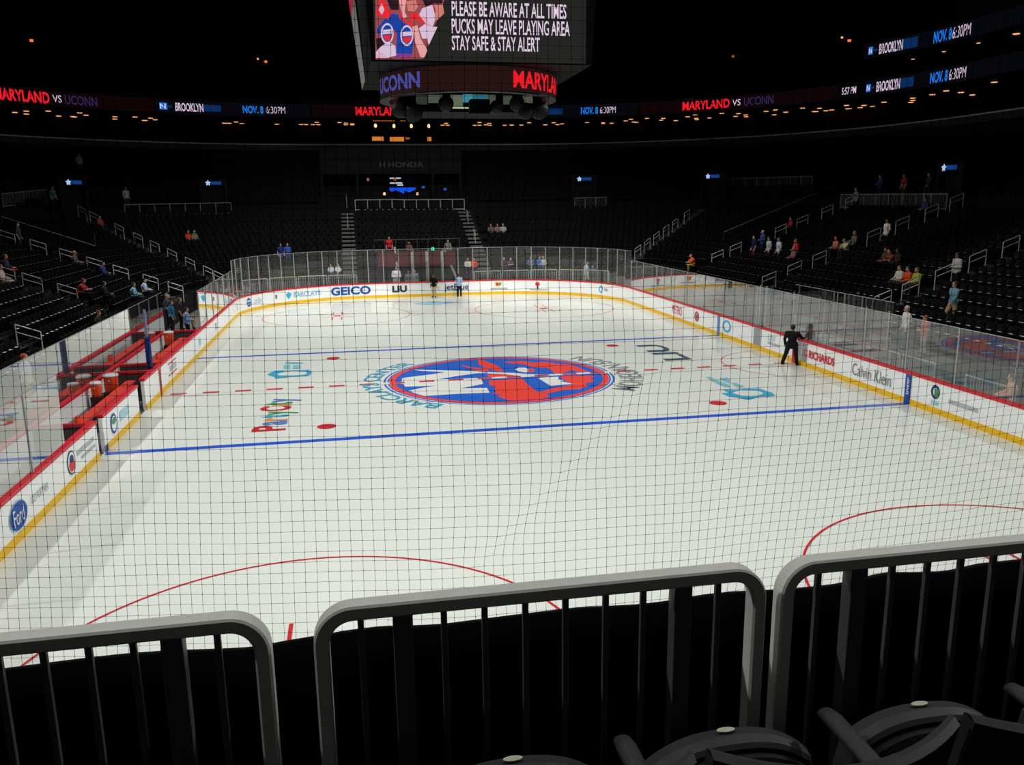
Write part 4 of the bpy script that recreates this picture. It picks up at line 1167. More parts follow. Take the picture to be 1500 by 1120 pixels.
S(1152, 317, 'sit', (150, 48, 52), 'seated person in dark red high in the middle stand', hair='dark')
S(1008, 371, 'lean', (236, 92, 52), 'seated person in orange red top at the end of the corner stand', (170, 160, 60), 'red')
S(1255, 270, 'stand', (120, 120, 124), 'dim person in grey on the upper landing behind the picket railing, leftmost', (40, 40, 40))
S(1290, 264, 'hold', (52, 68, 120), 'dim person in blue on the upper landing behind the picket railing', (40, 40, 50))
S(1325, 261, 'stand', (150, 60, 52), 'dim person in red on the upper landing behind the picket railing', (60, 40, 40))
S(1361, 263, 'walk', (56, 56, 84), 'dim person in dark blue on the upper landing by the portal', (40, 40, 50))
S(1346, 290, 'sit', (54, 70, 120), 'seated person in blue just below the upper picket railing', hair='dark')
# far end
S(412, 356, 'stand', (40, 52, 120), 'person in dark blue jersey left of the blue jacket in the far left corner', (60, 60, 90), 'dark')
S(421, 354, 'hold', (54, 92, 176), 'person in blue jacket standing in the far left corner rows', (50, 70, 130), 'brown')
S(484, 388, 'sit', (206, 208, 216), 'left one of two seated children in white by the far left aisle', (80, 80, 90), 'dark', scale=.85)
S(495, 386, 'sit', (228, 228, 232), 'right one of two seated children in white by the far left aisle', (80, 80, 90), 'brown', scale=.85)
S(570, 346, 'stand', (206, 44, 56), 'person in red shirt above the tunnel at the far end', (40, 40, 50), 'dark')
S(599, 352, 'sit', (120, 92, 80), 'dim seated person in brown above the tunnel', hair='brown')
S(656, 348, 'walk', (132, 138, 128), 'person in grey green above the right of the tunnel', (30, 30, 36), 'brown')
S(684, 372, 'sit', (220, 214, 204), 'seated person in white with orange hair behind the far glass', hair='red')
S(693, 372, 'sit', (222, 70, 56), 'seated person in red right of the white shirt behind the far glass', hair='dark')
S(739, 376, 'sit', (60, 56, 66), 'seated person in dark clothes, left of a pair behind the far glass', hair='dark', skin=1)
S(748, 375, 'lean', (90, 70, 90), 'seated person in plum, right of a pair behind the far glass', hair='dark', skin=1)
S(777, 372, 'sit', (92, 108, 156), 'seated person in grey blue behind the far glass', hair='brown')
S(790, 371, 'sit', (48, 116, 200), 'seated person in bright blue behind the far glass', hair='dark')
S(796, 391, 'sit', (206, 200, 176), 'seated person in cream low behind the far glass', hair='blond')
S(720, 328, 'sit', (110, 90, 80), 'dim seated person, left of a trio right of the far right aisle', hair='brown')
S(730, 328, 'sit', (130, 104, 96), 'dim seated person, middle of a trio beside the far right aisle', hair='dark')
S(738, 327, 'sit', (170, 168, 166), 'dim seated person in grey, right of a trio right of the far right aisle', hair='grey')
def floor_person(px, py, p, shirt, label, **k):
    """on the walkway behind the glass: feet at floor level, head on the sight line"""
    H = 1.74*k.pop('scale', 1.0); y = k.pop('y', 32.6); q = at(px, py, 1, y)
    return person(p, (q.x, y, 0), k.pop('rz', PI), shirt, label=label, scale=q.z/1.74 if 1.2 < q.z < 2.2 else 1.0, **k)
floor_person(580, 390, 'hold', (236, 232, 236), 'person in white jersey holding something behind the glass left of the tunnel', legs=(200, 196, 180), hair='brown')
floor_person(607, 395, 'stand', (150, 150, 154), 'person in grey in the tunnel behind the left gate post', legs=(60, 60, 64))
floor_person(598, 396, 'stand', (120, 116, 118), 'dim person in the dark of the tunnel', legs=(50, 50, 54), hair='dark', skin=2)
floor_person(859, 382, 'walk', (226, 228, 236), 'person in white shirt and khaki walking behind the far right glass', legs=(214, 204, 176), hair='brown', rz=-PI/2)
floor_person(868, 388, 'stand', (92, 104, 150), 'person in blue behind the far right glass next to the white shirt', legs=(60, 70, 110), hair='brown')
# bench side
S(5, 367, 'sit', (60, 56, 84), 'red haired person in dark jersey at the left edge of the stand', (170, 60, 50), 'red')
S(12, 386, 'sit', (206, 190, 180), 'seated person in pale clothes at the left edge of the stand', (200, 190, 180), 'brown')
S(40, 326, 'stand', (54, 60, 70), 'dim person standing on steps at the upper left', (36, 38, 44), 'brown')
S(100, 361, 'sit', (110, 96, 84), 'dim seated person beside a handrail on the upper left', hair='blond')
S(109, 400, 'lean', (176, 60, 58), 'seated person in dull red beside a handrail on the left', hair='brown')
S(162, 383, 'sit', (58, 66, 120), 'seated person in navy beyond a handrail on the left', hair='dark')
S(190, 408, 'sit', (132, 190, 206), 'seated person in teal shirt above the bench glass', (50, 70, 90), 'brown')
S(205, 402, 'sit', (190, 200, 222), 'seated person in white and blue above the bench glass', hair='dark', skin=1)
S(166, 412, 'sit', (40, 44, 56), 'seated person in dark clothes above the bench glass', hair='dark')
S(152, 452, 'sit', (60, 54, 50), 'brown haired person whose head shows over the bench glass', hair='brown')
S(273, 333, 'sit', (206, 74, 50), 'seated person in orange red high in the far left section', hair='dark')
S(281, 332, 'sit', (130, 130, 100), 'seated person in olive next to the orange red shirt', hair='dark')
S(184, 282, 'stand', (188, 188, 180), 'person in white on the cross aisle left of the railing', (60, 60, 64), 'brown')
S(150, 315, 'sit', (150, 70, 70), 'seated person in dull red by the left corner aisle', hair='dark')
S(115, 225, 'stand', (190, 190, 186), 'dim person in white high on the upper left', (60, 60, 60), 'dark')
S(77, 282, 'stand', (70, 110, 130), 'dim person in teal by the left portal', (40, 40, 44), 'dark')
def bench_person(px, py, x, p, shirt, label, top=1.74, z=None, **k):
    q = at(px, py, 0, x); h = 1.31 if p in ('sit', 'lean') else 1.74
    return person(p, (x, q.y, max(0, q.z-h) if z is None else z), k.pop('rz', -PI/2), shirt, label=label, **k)
bench_person(243, 430, -15.2, 'stand', (70, 74, 78), 'bald person in grey standing behind the far bench', hair='bald', legs=(36, 36, 40))
bench_person(249, 440, -14.9, 'stand', (40, 120, 160), 'person in bright teal behind the far bench', hair='brown', legs=(36, 36, 40))
bench_person(262, 436, -14.9, 'stand', (58, 40, 42), 'person in dark red jacket behind the far bench', hair='brown', legs=(30, 30, 34))
bench_person(272, 450, -14.3, 'hold', (150, 180, 220), 'person in pale blue shirt at the far end of the far bench', hair='dark', legs=(30, 30, 36))
bench_person(283, 462, -14.0, 'stand', (176, 168, 120), 'person in khaki crouching low at the far end of the benches', hair='blond', legs=(60, 60, 60), scale=.75)
bench_person(33, 514, -15.6, 'stand', (226, 226, 228), 'person in white shirt standing behind the near left glass', hair='red', legs=(60, 60, 66), z=.9)
q = at(1482, 560, 0, 14.0)
person('sit', (14.0, q.y, .35), PI/2-.5, (236, 186, 160), (150, 60, 60), 'brown', 1, label='person in pale peach top seated at the right edge behind the glass', scale=1.0)

# rows of seats, leaving out those taken by someone
ORD = ['front', 'second', 'third', 'fourth', 'fifth', 'sixth', 'seventh', 'eighth', 'ninth', 'tenth', 'eleventh', 'twelfth', 'thirteenth', 'fourteenth', 'fifteenth', 'sixteenth']
first = None
def occupied(p): return any(abs(p[2]-x) < .34 and abs(p[3]-y) < .34 and abs(p[4]-z) < .1 for x, y, z in OCC)
taken = [p for p in places if occupied(p)]; takenset = set(id(p) for p in taken)
places = [p for p in places if id(p) not in takenset]
vis = [p for p in places if p[0] < 900 and p[1] < NLOW]
near = vis[:294]; nearset = set(id(p) for p in near)
for p in near:
    side = 'penalty box side' if p[2] > 0 else 'bench side'
    lab = 'empty black folding seat, %s row up from the ice on the %s' % (ORD[p[1]], side)
    if first is None:
        first = link('arena_seat', ME_BACK); link('seat_pan', ME_PAN, first); link('seat_edge', ME_GLINT, first)['label'] = 'painted seat glint'
        tag(first, lab, 'seat', 'black seats in the stands'); first.location = (p[2], p[3], p[4]); first.rotation_euler = (0, 0, p[5])
    else: dup(first, (p[2], p[3], p[4]), p[5], lab)
mass = MB(); massglint = MB()
for p in places:
    if id(p) in nearset: continue
    M = Matrix.Translation((p[2], p[3], p[4])) @ Matrix.Rotation(p[5], 4, 'Z')
    mass.add([M @ Vector(v) for v in low.v], low.f)
    if p[1] < NLOW: massglint.add([M @ Vector(v) for v in lowglint.v], lowglint.f)
o = mass.build('arena_seats', SEAT); tag(o, 'dark mass of empty black seats filling the stands behind the nearer rows', 'seats', kind='stuff')
massglint.build('seat_glints', mat('dim seat glint', (120, 120, 116), .5), o)['kind'] = 'stuff'  # duller painted highlights for the seats of the mass
print('SEATS', len(places), len(vis))


# ================================================================== LED RIBBON BOARDS
HOUS = mat('black led housing', (8, 8, 9), .6, .2)
LED_RED = glow('led red', (236, 30, 40)); LED_WHITE = glow('led white', (212, 190, 214)); LED_BLUE = glow('led blue', (24, 120, 226)); LED_DIM = glow('led dim blue', (10, 44, 88))
LED_PURPLE = glow('led dim purple', (44, 36, 74)); TINT_RED = glow('led maroon ground', (15, 4, 6)); TINT_NAVY = glow('led navy ground', (7, 8, 13)); TINT_BLACK = glow('led black ground', (5, 5, 7))
RZ0, RZ1 = 15.3, 17.0
def ribbon(label, a0, b0, a1, b1, tint, items, z0=RZ0, z1=RZ1, D=24.95):
    """a stretch of the ribbon board between two sight lines; items: (text, a0, a1, height, material, bold)"""
    U0 = wall_hit(a0, b0, D)[0]; U1 = wall_hit(a1, b1, D)[0]
    t = empty('ribbon_board', (*BOWL.pos((U0+U1)/2, D), (z0+z1)/2)); tag(t, label, 'led board')
    def loc(mb): mb.v = [(x-t.location.x, y-t.location.y, z-t.location.z) for x, y, z in mb.v]; return mb
    us = BOWL.samples(U0, U1, 40, 10)
    loc(BOWL.sweep(us, [(D, z0), (D, z1), (D+.1, z1), (D+.1, z0)])).build('housing', HOUS, t)
    loc(BOWL.sweep(us, [(D-.012, z0+.25), (D-.012, z1-.2), (D-.002, z1-.2), (D-.002, z0+.25)])).build('screen', tint, t)
    zc = (z0+z1)/2+.02
    for it in items:
        s, x0, x1, yy, h, m, bold = it[:7]; dz = it[7] if len(it) > 7 else 0
        if s == '#':
            Ua = wall_hit(x0, yy, D)[0]; Ub = wall_hit(x1, yy, D)[0]
            loc(BOWL.sweep(BOWL.samples(Ua, Ub, 40, 10), [(D-.03, zc-h/2), (D-.03, zc+h/2), (D-.02, zc+h/2), (D-.02, zc-h/2)])).build('led_patch', m, t)
        else: loc(ring_text(s, x0, x1, yy, h, D, BOWL, bold, .035, zc+dz)).build('led_lettering', m, t)
    return t
LOGO = lambda a0, a1, y: [('#', a0, a0+(a1-a0)*.62, y, .62, LED_BLUE, 0), ('N', a0+.5, a0+(a1-a0)*.5, y, .45, LED_WHITE, .02)]
ribbon('led ribbon at the far left reading MARYLAND VS UCONN', -60, 138, 226, 158, TINT_RED, [('MARYLAND', -8, 72, 144, .95, LED_RED, .03), ('VS', 77, 90, 147, .62, LED_WHITE, .0), ('UCONN', 95, 142, 149, .8, LED_PURPLE, .02)])
ribbon('led ribbon left of the scoreboard with BROOKLYN and a blue date', 228, 158, 455, 166, TINT_NAVY, LOGO(234, 252, 160)+[('#', 243, 252, 160, .2, LED_DIM, 0), ('BROOKLYN', 257, 298, 162, .78, LED_WHITE, .02), ('#', 299, 324, 163, .6, LED_DIM, 0), ('NOV. 8', 356, 386, 165, .72, LED_BLUE, .03), ('6:30PM', 390, 418, 166, .66, LED_WHITE, -.005)])
ribbon('led ribbon under the scoreboard with red letters cut off by it', 457, 166, 700, 166, TINT_RED, [('MARYLAND', 521, 590, 165, .85, LED_RED, .03)])
ribbon('led ribbon right of the scoreboard with dim blue word and date', 702, 166, 935, 162, TINT_NAVY, [('#', 799, 824, 166, .6, LED_DIM, 0), ('NOV. 8', 851, 876, 166, .72, LED_BLUE, .03), ('6:30PM', 879, 902, 164, .66, LED_WHITE, -.005)])
ribbon('led ribbon at the far right corner reading MARYLAND VS UCONN', 937, 161, 1226, 141, TINT_RED, [('MARYLAND', 1000, 1069, 153, .85, LED_RED, .03), ('VS', 1073, 1085, 150, .6, LED_WHITE, 0), ('UCONN', 1090, 1133, 147, .8, LED_PURPLE, .02)])
ribbon('small black clock panel in the ribbon showing the time', 1227.5, 141, 1263.5, 138, TINT_BLACK, [('5:57 PM', 1233, 1254, 140, .6, LED_WHITE, .01)])
ribbon('lower of the two right ribbons with BROOKLYN and a blue date', 1265.5, 138, 1560, 84, TINT_NAVY, LOGO(1269, 1279, 137)+[('#', 1274, 1280, 137, .2, LED_DIM, 0), ('BROOKLYN', 1284, 1318, 132, .85, LED_WHITE, .02), ('#', 1318, 1338, 127, .75, LED_DIM, 0), ('NOV. 8', 1363, 1388, 118, .85, LED_BLUE, .03), ('6:30PM', 1391, 1415, 112, .8, LED_WHITE, -.005)])
ribbon('upper of the two right ribbons with BROOKLYN and a blue date', 1265.5, 84, 1560, 10, TINT_NAVY, LOGO(1272, 1282, 86)+[('#', 1278, 1285, 84, .2, LED_DIM, 0), ('BROOKLYN', 1288, 1322, 78, .85, LED_WHITE, .02), ('#', 1322, 1344, 68, .8, LED_DIM, 0), ('NOV. 8', 1368, 1394, 59, .9, LED_BLUE, .03), ('6:30PM', 1396, 1422, 51, .85, LED_WHITE, -.005)], 18.35, 20.05, 24.85)

# ================================================================== SUITE LIGHTS
def px3(lst, ox): return [(ox+a/3, b/3) for a, b in lst]
LAMPS = px3([(65,493),(115,487),(115,500),(212,487),(252,510),(290,521),(320,511),(350,495),(378,505),(505,512),(505,522),(593,513),(595,541),(627,532),(662,518),(682,525),(985,541),(990,551),(985,558),(1037,535),(1055,549),(1045,561),(1210,561),(1323,557),(1345,547),(1392,536),(1400,550),(1378,560),(1492,537)], 0) \
 + px3([(20,540),(48,543),(48,550),(20,553),(425,565),(460,541),(462,553),(585,550),(595,559),(607,537),(635,547),(650,541),(645,556),(712,556),(748,548),(742,561),(790,551),(825,538),(897,551),(895,560),(933,538),(950,548),(970,543),(1080,537),(1152,538),(1155,545),(1190,542),(1250,530),(1273,523),(1285,535),(1310,544),(1343,519),(1405,527),(1415,519),(1470,529)], 500) \
 + px3([(22,512),(55,503),(60,519),(73,528),(118,517),(172,497),(233,510),(245,498),(277,504),(302,517),(367,488),(407,482),(405,504),(453,492),(527,474),(577,489),(602,475),(640,497),(655,482),(648,488),(720,462),(797,462),(783,484),(820,487),(835,478),(848,468),(885,448),(1012,430),(1012,440),(1030,451),(1097,415),(1158,398),(1223,405),(1272,416),(1370,360)], 1000)
WARM = glow('warm lamp', (255, 176, 104), 1.05); WARM_DIM = glow('dim warm lamp', (150, 90, 50))
lamp = None
ZC = 15.60
for i, (a, b) in enumerate(LAMPS):
    p = at(a, b, 2, ZC-.05); U, d = BOWL.inv(p.x, p.y); d = min(max(d, 25.5), 33.4); x, y = BOWL.pos(U, d)
    # keep the sight line: slide along the ray to the ring distance if it was clamped
    if lamp is None:
        lamp = empty('downlight'); tag(lamp, 'small warm recessed downlight in the suite ceiling under the ribbon board', 'lamp', 'warm downlights in the suite ceilings')
        MB().lathe([(.0, .0), (.27, .0), (.30, .03), (.30, .05), (0, .05)], 12).build('trim_ring', mat('bronze trim', (90, 70, 50), .4), lamp)
        MB().lathe([(0, -.06), (.22, -.05), (.25, -.004), (0, -.003)], 12).build('bulb', WARM, lamp)
        lamp.location = (x, y, ZC-.05)
    else: dup(lamp, (x, y, ZC-.05), 0, 'small warm recessed downlight in the suite ceiling under the ribbon board')
for i, (a, b) in enumerate(px3([(1148, 225), (1300, 187), (1467, 146), (1012, 258)], 1000)):
    p = at(a, b, 2, 18.15); U, d = BOWL.inv(p.x, p.y); d = max(d, 25.2); x, y = BOWL.pos(U, d)
    o = dup(lamp, (x, y, 18.13), 0, 'small warm downlight under the upper right ribbon board', 'downlights under the upper right ribbon')
    if i != 2: o.scale = (.6, .6, .6)
LAMP_RED = glow('amber spot', (255, 120, 60), 1.1)
for a, b, lab in ((44.5, 60, 'tiny amber spot lamp high at the upper left'), (389, 91, 'pair of amber spot lamps high left of the scoreboard'), (1246, 60, 'pair of amber spot lamps left of the upper ribbon'), (1075, 83, 'tiny yellow spot lamp high right of the scoreboard')):
    p = None
    U, z = wall_hit(a, b, 27.5); x, y = BOWL.pos(U, 27.3)
    t = empty('spot_lamp', (x, y, z)); tag(t, lab, 'lamp')
    MB().lathe([(.0, -.1), (.14, -.08), (.16, .1), (0, .12)], 10).build('bulb', LAMP_RED if 'amber' in lab else WARM_DIM, t)
    if 'pair' in lab: MB().lathe([(.0, -.08), (.1, -.06), (.1, .1), (0, .12)], 10, (-.75, 0, .25)).build('bulb', WARM, t)
    MB().box(-.03, .03, -.03, .03, .1, .6).build('bracket', DARK_METAL, t)

# bar suite -----------------------------------------------------------
BAR = glow('amber back light', (206, 120, 48)); BARD = glow('dim amber back light', (150, 78, 30))
def suite_panel(parent, a0, a1, b0, b1, D, m, name):
    U0, z1 = wall_hit(a0, b0, D); U1, z0 = wall_hit(a1, b1, D)
    mb = BOWL.sweep(BOWL.samples(U0, U1, 10, 4), [(D, z0), (D, z1), (D+.04, z1), (D+.04, z0)])
    return local(parent, mb).build(name, m, parent)
U, z = wall_hit(585, 205, 29)
t = empty('bar', (*BOWL.pos(U, 29), 12.2)); tag(t, 'amber lit bar in the far suite left of centre', 'bar')
mbz = lambda mb: mb
def bar_panel(a0, a1, b0, b1, m, nm='back_light', D=29):
    U0, z1 = wall_hit(a0, b0, D); U1, z0 = wall_hit(a1, b1, D)
    mb = BOWL.sweep(BOWL.samples(U0, U1, 10, 4), [(D, z0), (D, z1), (D+.04, z1), (D+.04, z0)])
    mb.v = [(x-t.location.x, y-t.location.y, z-t.location.z) for x, y, z in mb.v]; mb.build(nm, m, t)
for a0, a1, b0, b1, m in ((545, 562, 200, 206, BAR), (571, 592, 200.5, 209, BAR), (594, 600, 201, 204, BARD), (626, 632, 200.5, 206.5, BAR), (546, 578, 173.5, 177.5, BARD), (586, 594, 174, 177.5, BARD)):
    bar_panel(a0, a1, b0, b1, m)
bar_panel(544, 634, 207, 212, BLACK, 'counter', 28.6)
HOT = glow('hot lamp', (255, 214, 150), 1.3)
for i, (a, b) in enumerate(((550, 184), (577, 184.5), (602.5, 184.5), (628, 184.5))):
    U, z = wall_hit(a, b, 28); x, y = BOWL.pos(U, 28)
    l = empty('pendant_lamp', (x, y, z)); tag(l, 'glowing pendant lamp over the amber lit bar', 'lamp', 'pendant lamps over the bar')
    MB().lathe([(0, -.22), (.13, -.15), (.16, 0), (.1, .18), (0, .22)], 10).build('globe', HOT, l, True)
    MB().tube([(0, 0, .2), (0, 0, max(.25, 15.6-z))], .012, 4).build('cord', BLACK, l)

# ================================================================== CLUB LOUNGE AND PORTALS
t = empty('club_lounge', (-1.1, 50.9, 6.2)); tag(t, 'dark club lounge front with grey sign in the middle of the far stand', 'lounge')
MB().box(-7.0, 6.4, -.4, 3.5, 3.4, 5.6).build('fascia', CHAR, t); MB().box(-7.0, 6.4, 2.6, 3.0, 0, 3.4).build('back_wall', BLACK, t)
for x in (-6.9, -3.6, 3.6, 6.3): MB().box(x-.1, x+.1, -.3, .1, 0, 3.4).build('column', CHAR, t)
SIGN = glow('dim grey sign', (40, 40, 38)); y = 50.9-.42
def front_text(s, a0, a1, b0, b1, m, par, bold=.0, name='sign_lettering', yy=None, lift=0):
    Y = (50.9-.42 if yy is None else yy); p = at(a0, b1, 1, Y); q = at(a1, b0, 1, Y); o = par.location
    return text_mb(s, q.x-p.x, q.z-p.z, lambda x, z: (p.x+x-o.x, Y-lift-o.y, p.z+z-o.z), bold).build(name, m, par)
front_text('HONDA', 569, 620, 237, 245, SIGN, t, .02); front_text('CLUB', 623, 638, 240, 244, glow('very dim sign', (22, 22, 22)), t)
front_text('H', 556, 564, 237, 245, SIGN, t, .02)
yy = 52.0; p = at(571, 284, 1, yy); q = at(608, 258, 1, yy)
tv = empty('television', ((p.x+q.x)/2, yy, p.z)); tag(tv, 'large television with blue band hanging in the dark club lounge', 'television')
w_, h_ = (q.x-p.x)/2, q.z-p.z
MB().box(-w_-.08, w_+.08, 0, .1, -.08, h_+.08).build('casing', BLACK, tv); MB().box(-w_, w_, -.015, -.001, 0, h_).build('screen', glow('tv black', (4, 4, 9)), tv)
mb = MB(); n = 9
mb.poly([(-w_, -.03, h_*.2), (-w_+.2, -.03, h_*.12), (-w_*.5, -.03, h_*.22), (-w_*.2, -.03, h_*.1), (w_*.1, -.03, h_*.0), (w_*.15, -.03, h_*.18), (w_*.5, -.03, h_*.08), (w_, -.03, h_*.24), (w_, -.03, h_*.36), (-w_, -.03, h_*.36)]); mb.build('blue_band', glow('tv blue', (14, 78, 226)), tv)
TVW = glow('tv white', (190, 196, 206))
for x0, x1, z0, z1 in ((-.95, -.1, .86, .93), (-.95, .0, .58, .66), (-.4, .05, .47, .54)):
    MB().box(x0*w_, x1*w_, -.03, -.02, z0*h_, z1*h_).build('screen_line', TVW, tv)
for a, b, lab, m in ((563, 284, 'glowing orange table lamp left of the club television', HOT), (611.5, 284, 'glowing amber table lamp right of the club television', WARM), (539, 263, 'small amber lamp at the left of the club lounge', WARM_DIM), (578.5, 262.5, 'small amber reflection lamp before the club television', WARM_DIM)):
    p = at(a, b, 1, 51.4); l = empty('table_lamp', p); tag(l, lab, 'lamp')
    MB().lathe([(0, -.12), (.1, -.12), (.13, .02), (.07, .16), (0, .17)], 10).build('shade', m, l); MB().tube([(0, 0, -.12), (0, 0, 6.2-p.z)], .02, 5).build('stem', DARK_METAL, l)
for a, b, lab in ((620, 274, 'tiny blue light right of the club television, left one'), (652, 277, 'tiny blue light at the right of the club lounge')):
    p = at(a, b, 1, 51.6); l = empty('light_panel', p); tag(l, lab, 'light'); MB().bevbox(-.14, .14, -.02, .02, -.1, .1, .01).build('screen', glow('blue spot', (30, 90, 170)), l)
    MB().tube([(0, 0, -.1), (0, 0, 6.2-p.z)], .02, 5).build('stand', DARK_METAL, l)
SB = glow('portal blue', (20, 58, 124)); SW = glow('portal white', (170, 196, 236))
def portal(a, b, label):
    p, U, d = hit(a, b, 2.35); d = min(max(d, 13.8), 15.3); x, y = BOWL.pos(U, d); o = BOWL.out(U); rz = math.atan2(-o.x, o.y)
    U, z = wall_hit(a, b, d); z0 = 6.2 if d >= 13.6 else zsm(d)
    t = empty('portal', (x, y, z0), rz); tag(t, label, 'doorway'); H = z-z0
    for s in (-1, 1): MB().box(s*1.1-.12, s*1.1+.12, 0, .5, 0, H+.35).build('jamb', CHAR, t)
    MB().box(-1.0, 1.0, 0, .5, H-.3, H+.35).build('lintel', CHAR, t); MB().box(-1, 1, .45, .5, 0, H-.3).build('shade_panel', BLACK, t)  # black panel stands in for the shade inside the doorway
    sg = MB().box(-.75, .75, -.06, 0, -.25, .25); sg.v = [(x_, y_, z_+H) for x_, y_, z_ in sg.v]; sg = sg.build('sign_panel', HOUS, t)
    star = [(-.45+r*math.sin(k*PI/5), -.08, H+r*math.cos(k*PI/5)) for k, r in ((k, .26 if k % 2 == 0 else .15) for k in range(10))]
    MB().poly(star).build('sign_star', SW, sg); MB().box(-.2, .7, -.08, -.07, H-.14, H+.14).build('sign_band', SB, sg)
for a, b, lab in ((104, 267, 'dark doorway with blue star sign at the far left cross aisle'), (311, 268, 'dark doorway with blue star sign left of the far stand'), (856, 262, 'dark doorway with blue star sign right of the club lounge'),
                  (1046, 258, 'dark doorway with blue star sign at the far right corner'), (1396, 245, 'dark doorway with blue star sign at the upper right')):
    portal(a, b, lab)
# tunnel under the far stand -----------------------------------------
t = empty('tunnel_gate', (-.45, 33.3, 0)); tag(t, 'white posts and dark red awning of the tunnel behind the far glass', 'gate')
for a in (604, 625.5, 648): x = at(a, 390, 1, 31.2).x+.45; MB().box(x-.09, x+.09, -2.2, -2.05, 0, 3.3).build('gate_post', WHITE_METAL, t)
MAR = mat('dark red awning', (92, 22, 32), .7)
MB().box(-3.2, 2.8, -.4, 1.2, 2.1, 3.1).build('awning', MAR, t); MB().box(-3.3, 3.0, .9, 1.2, 0, 2.1).build('shade_panel', mat('tunnel shade', (26, 20, 24), .8), t)  # dark panel below the awning stands in for the shade of the tunnel
for (a, b, a1, b1) in ((578, 362, 583, 402), (651, 366, 669, 408)):
    p = at(a, b, 1, 33.4)-t.location; q = at(a1, b1, 1, 32.6)-t.location; MB().tube([p, q], .09, 6).build('stair_rail', GREY_METAL, t)
mb = MB(); mb.tube([(-3.4, .8, 4.1), (3.3, .8, 4.1)], .03, 5); mb.tube([(-3.4, .8, 3.2), (3.3, .8, 3.2)], .03, 5); PAR = mat('dim parapet metal', (70, 70, 68), .5, .3); mb.build('parapet_rail', PAR, t)
for k in range(9): MB().tube([(-3.4+6.7*k/8, .8, 3.1), (-3.4+6.7*k/8, .8, 4.1)], .03, 5).build('parapet_post', PAR, t)
p = at(634, 365, 1, 33.0); l = empty('goal_lamp', p); tag(l, 'small bright green goal light above the tunnel', 'lamp')
MB().lathe([(0, -.1), (.11, -.08), (.13, .05), (.08, .16), (0, .18)], 12).build('globe', glow('green lamp', (60, 250, 160), 1.2), l, True); MB().tube([(0, 0, -.1), (0, 0, -.65)], .03, 6).build('stem', DARK_METAL, l)

# ================================================================== SCOREBOARD
YF = 3.0
def sb(a, b, yy=YF): p = at(a, b, 1, yy); return p
bl = sb(549, 89); br = sb(861, 95.5); zb = bl.z-.02
SBH = mat('scoreboard black housing', (3, 3, 3), .7, .1); SBG = mat('scoreboard grey edge', (120, 124, 120), .5, .3, emit=(34, 36, 34))  # grey edge has a faint glow added, though it is no lamp
t = empty('scoreboard', ((bl.x+br.x)/2, 7.5, zb)); tag(t, 'big hanging scoreboard with safety message and red lettered ring above the ice', 'scoreboard')
o = t.location; L = lambda p: (p[0]-o.x, p[1]-o.y, p[2]-o.z)
x0, x1 = bl.x-.12, br.x+.16; zt = zb+7.2; k = .1; sl = 7.2*k
bot = [(x0, YF+.02, zb), (x1, YF+.02, zb), (x1+.12, 12.0, zb), (x0-.22, 12.0, zb)]
topq = [(x0-.42, YF+.02, zt), (x1+.5, YF+.02, zt), (x1+.8, 12.4, zt), (x0-.95, 12.4, zt)]
MB().add([L(p) for p in bot+topq], [(0, 1, 2, 3), (4, 7, 6, 5), (0, 4, 5, 1), (1, 5, 6, 2), (2, 6, 7, 3), (3, 7, 4, 0)]).build('housing', SBH, t)
p0, p1 = sb(550, 88), sb(858, 88)
scr = MB().add([L((p0.x, YF-.01, p0.z+.02)), L((p1.x, YF-.01, p0.z-.0)), L((p1.x+.0, YF-.01, zt-.3)), L((p0.x, YF-.01, zt-.3))], [(0, 1, 2, 3)]).build('main_screen', glow('screen dark grey', (37, 38, 35)), t)
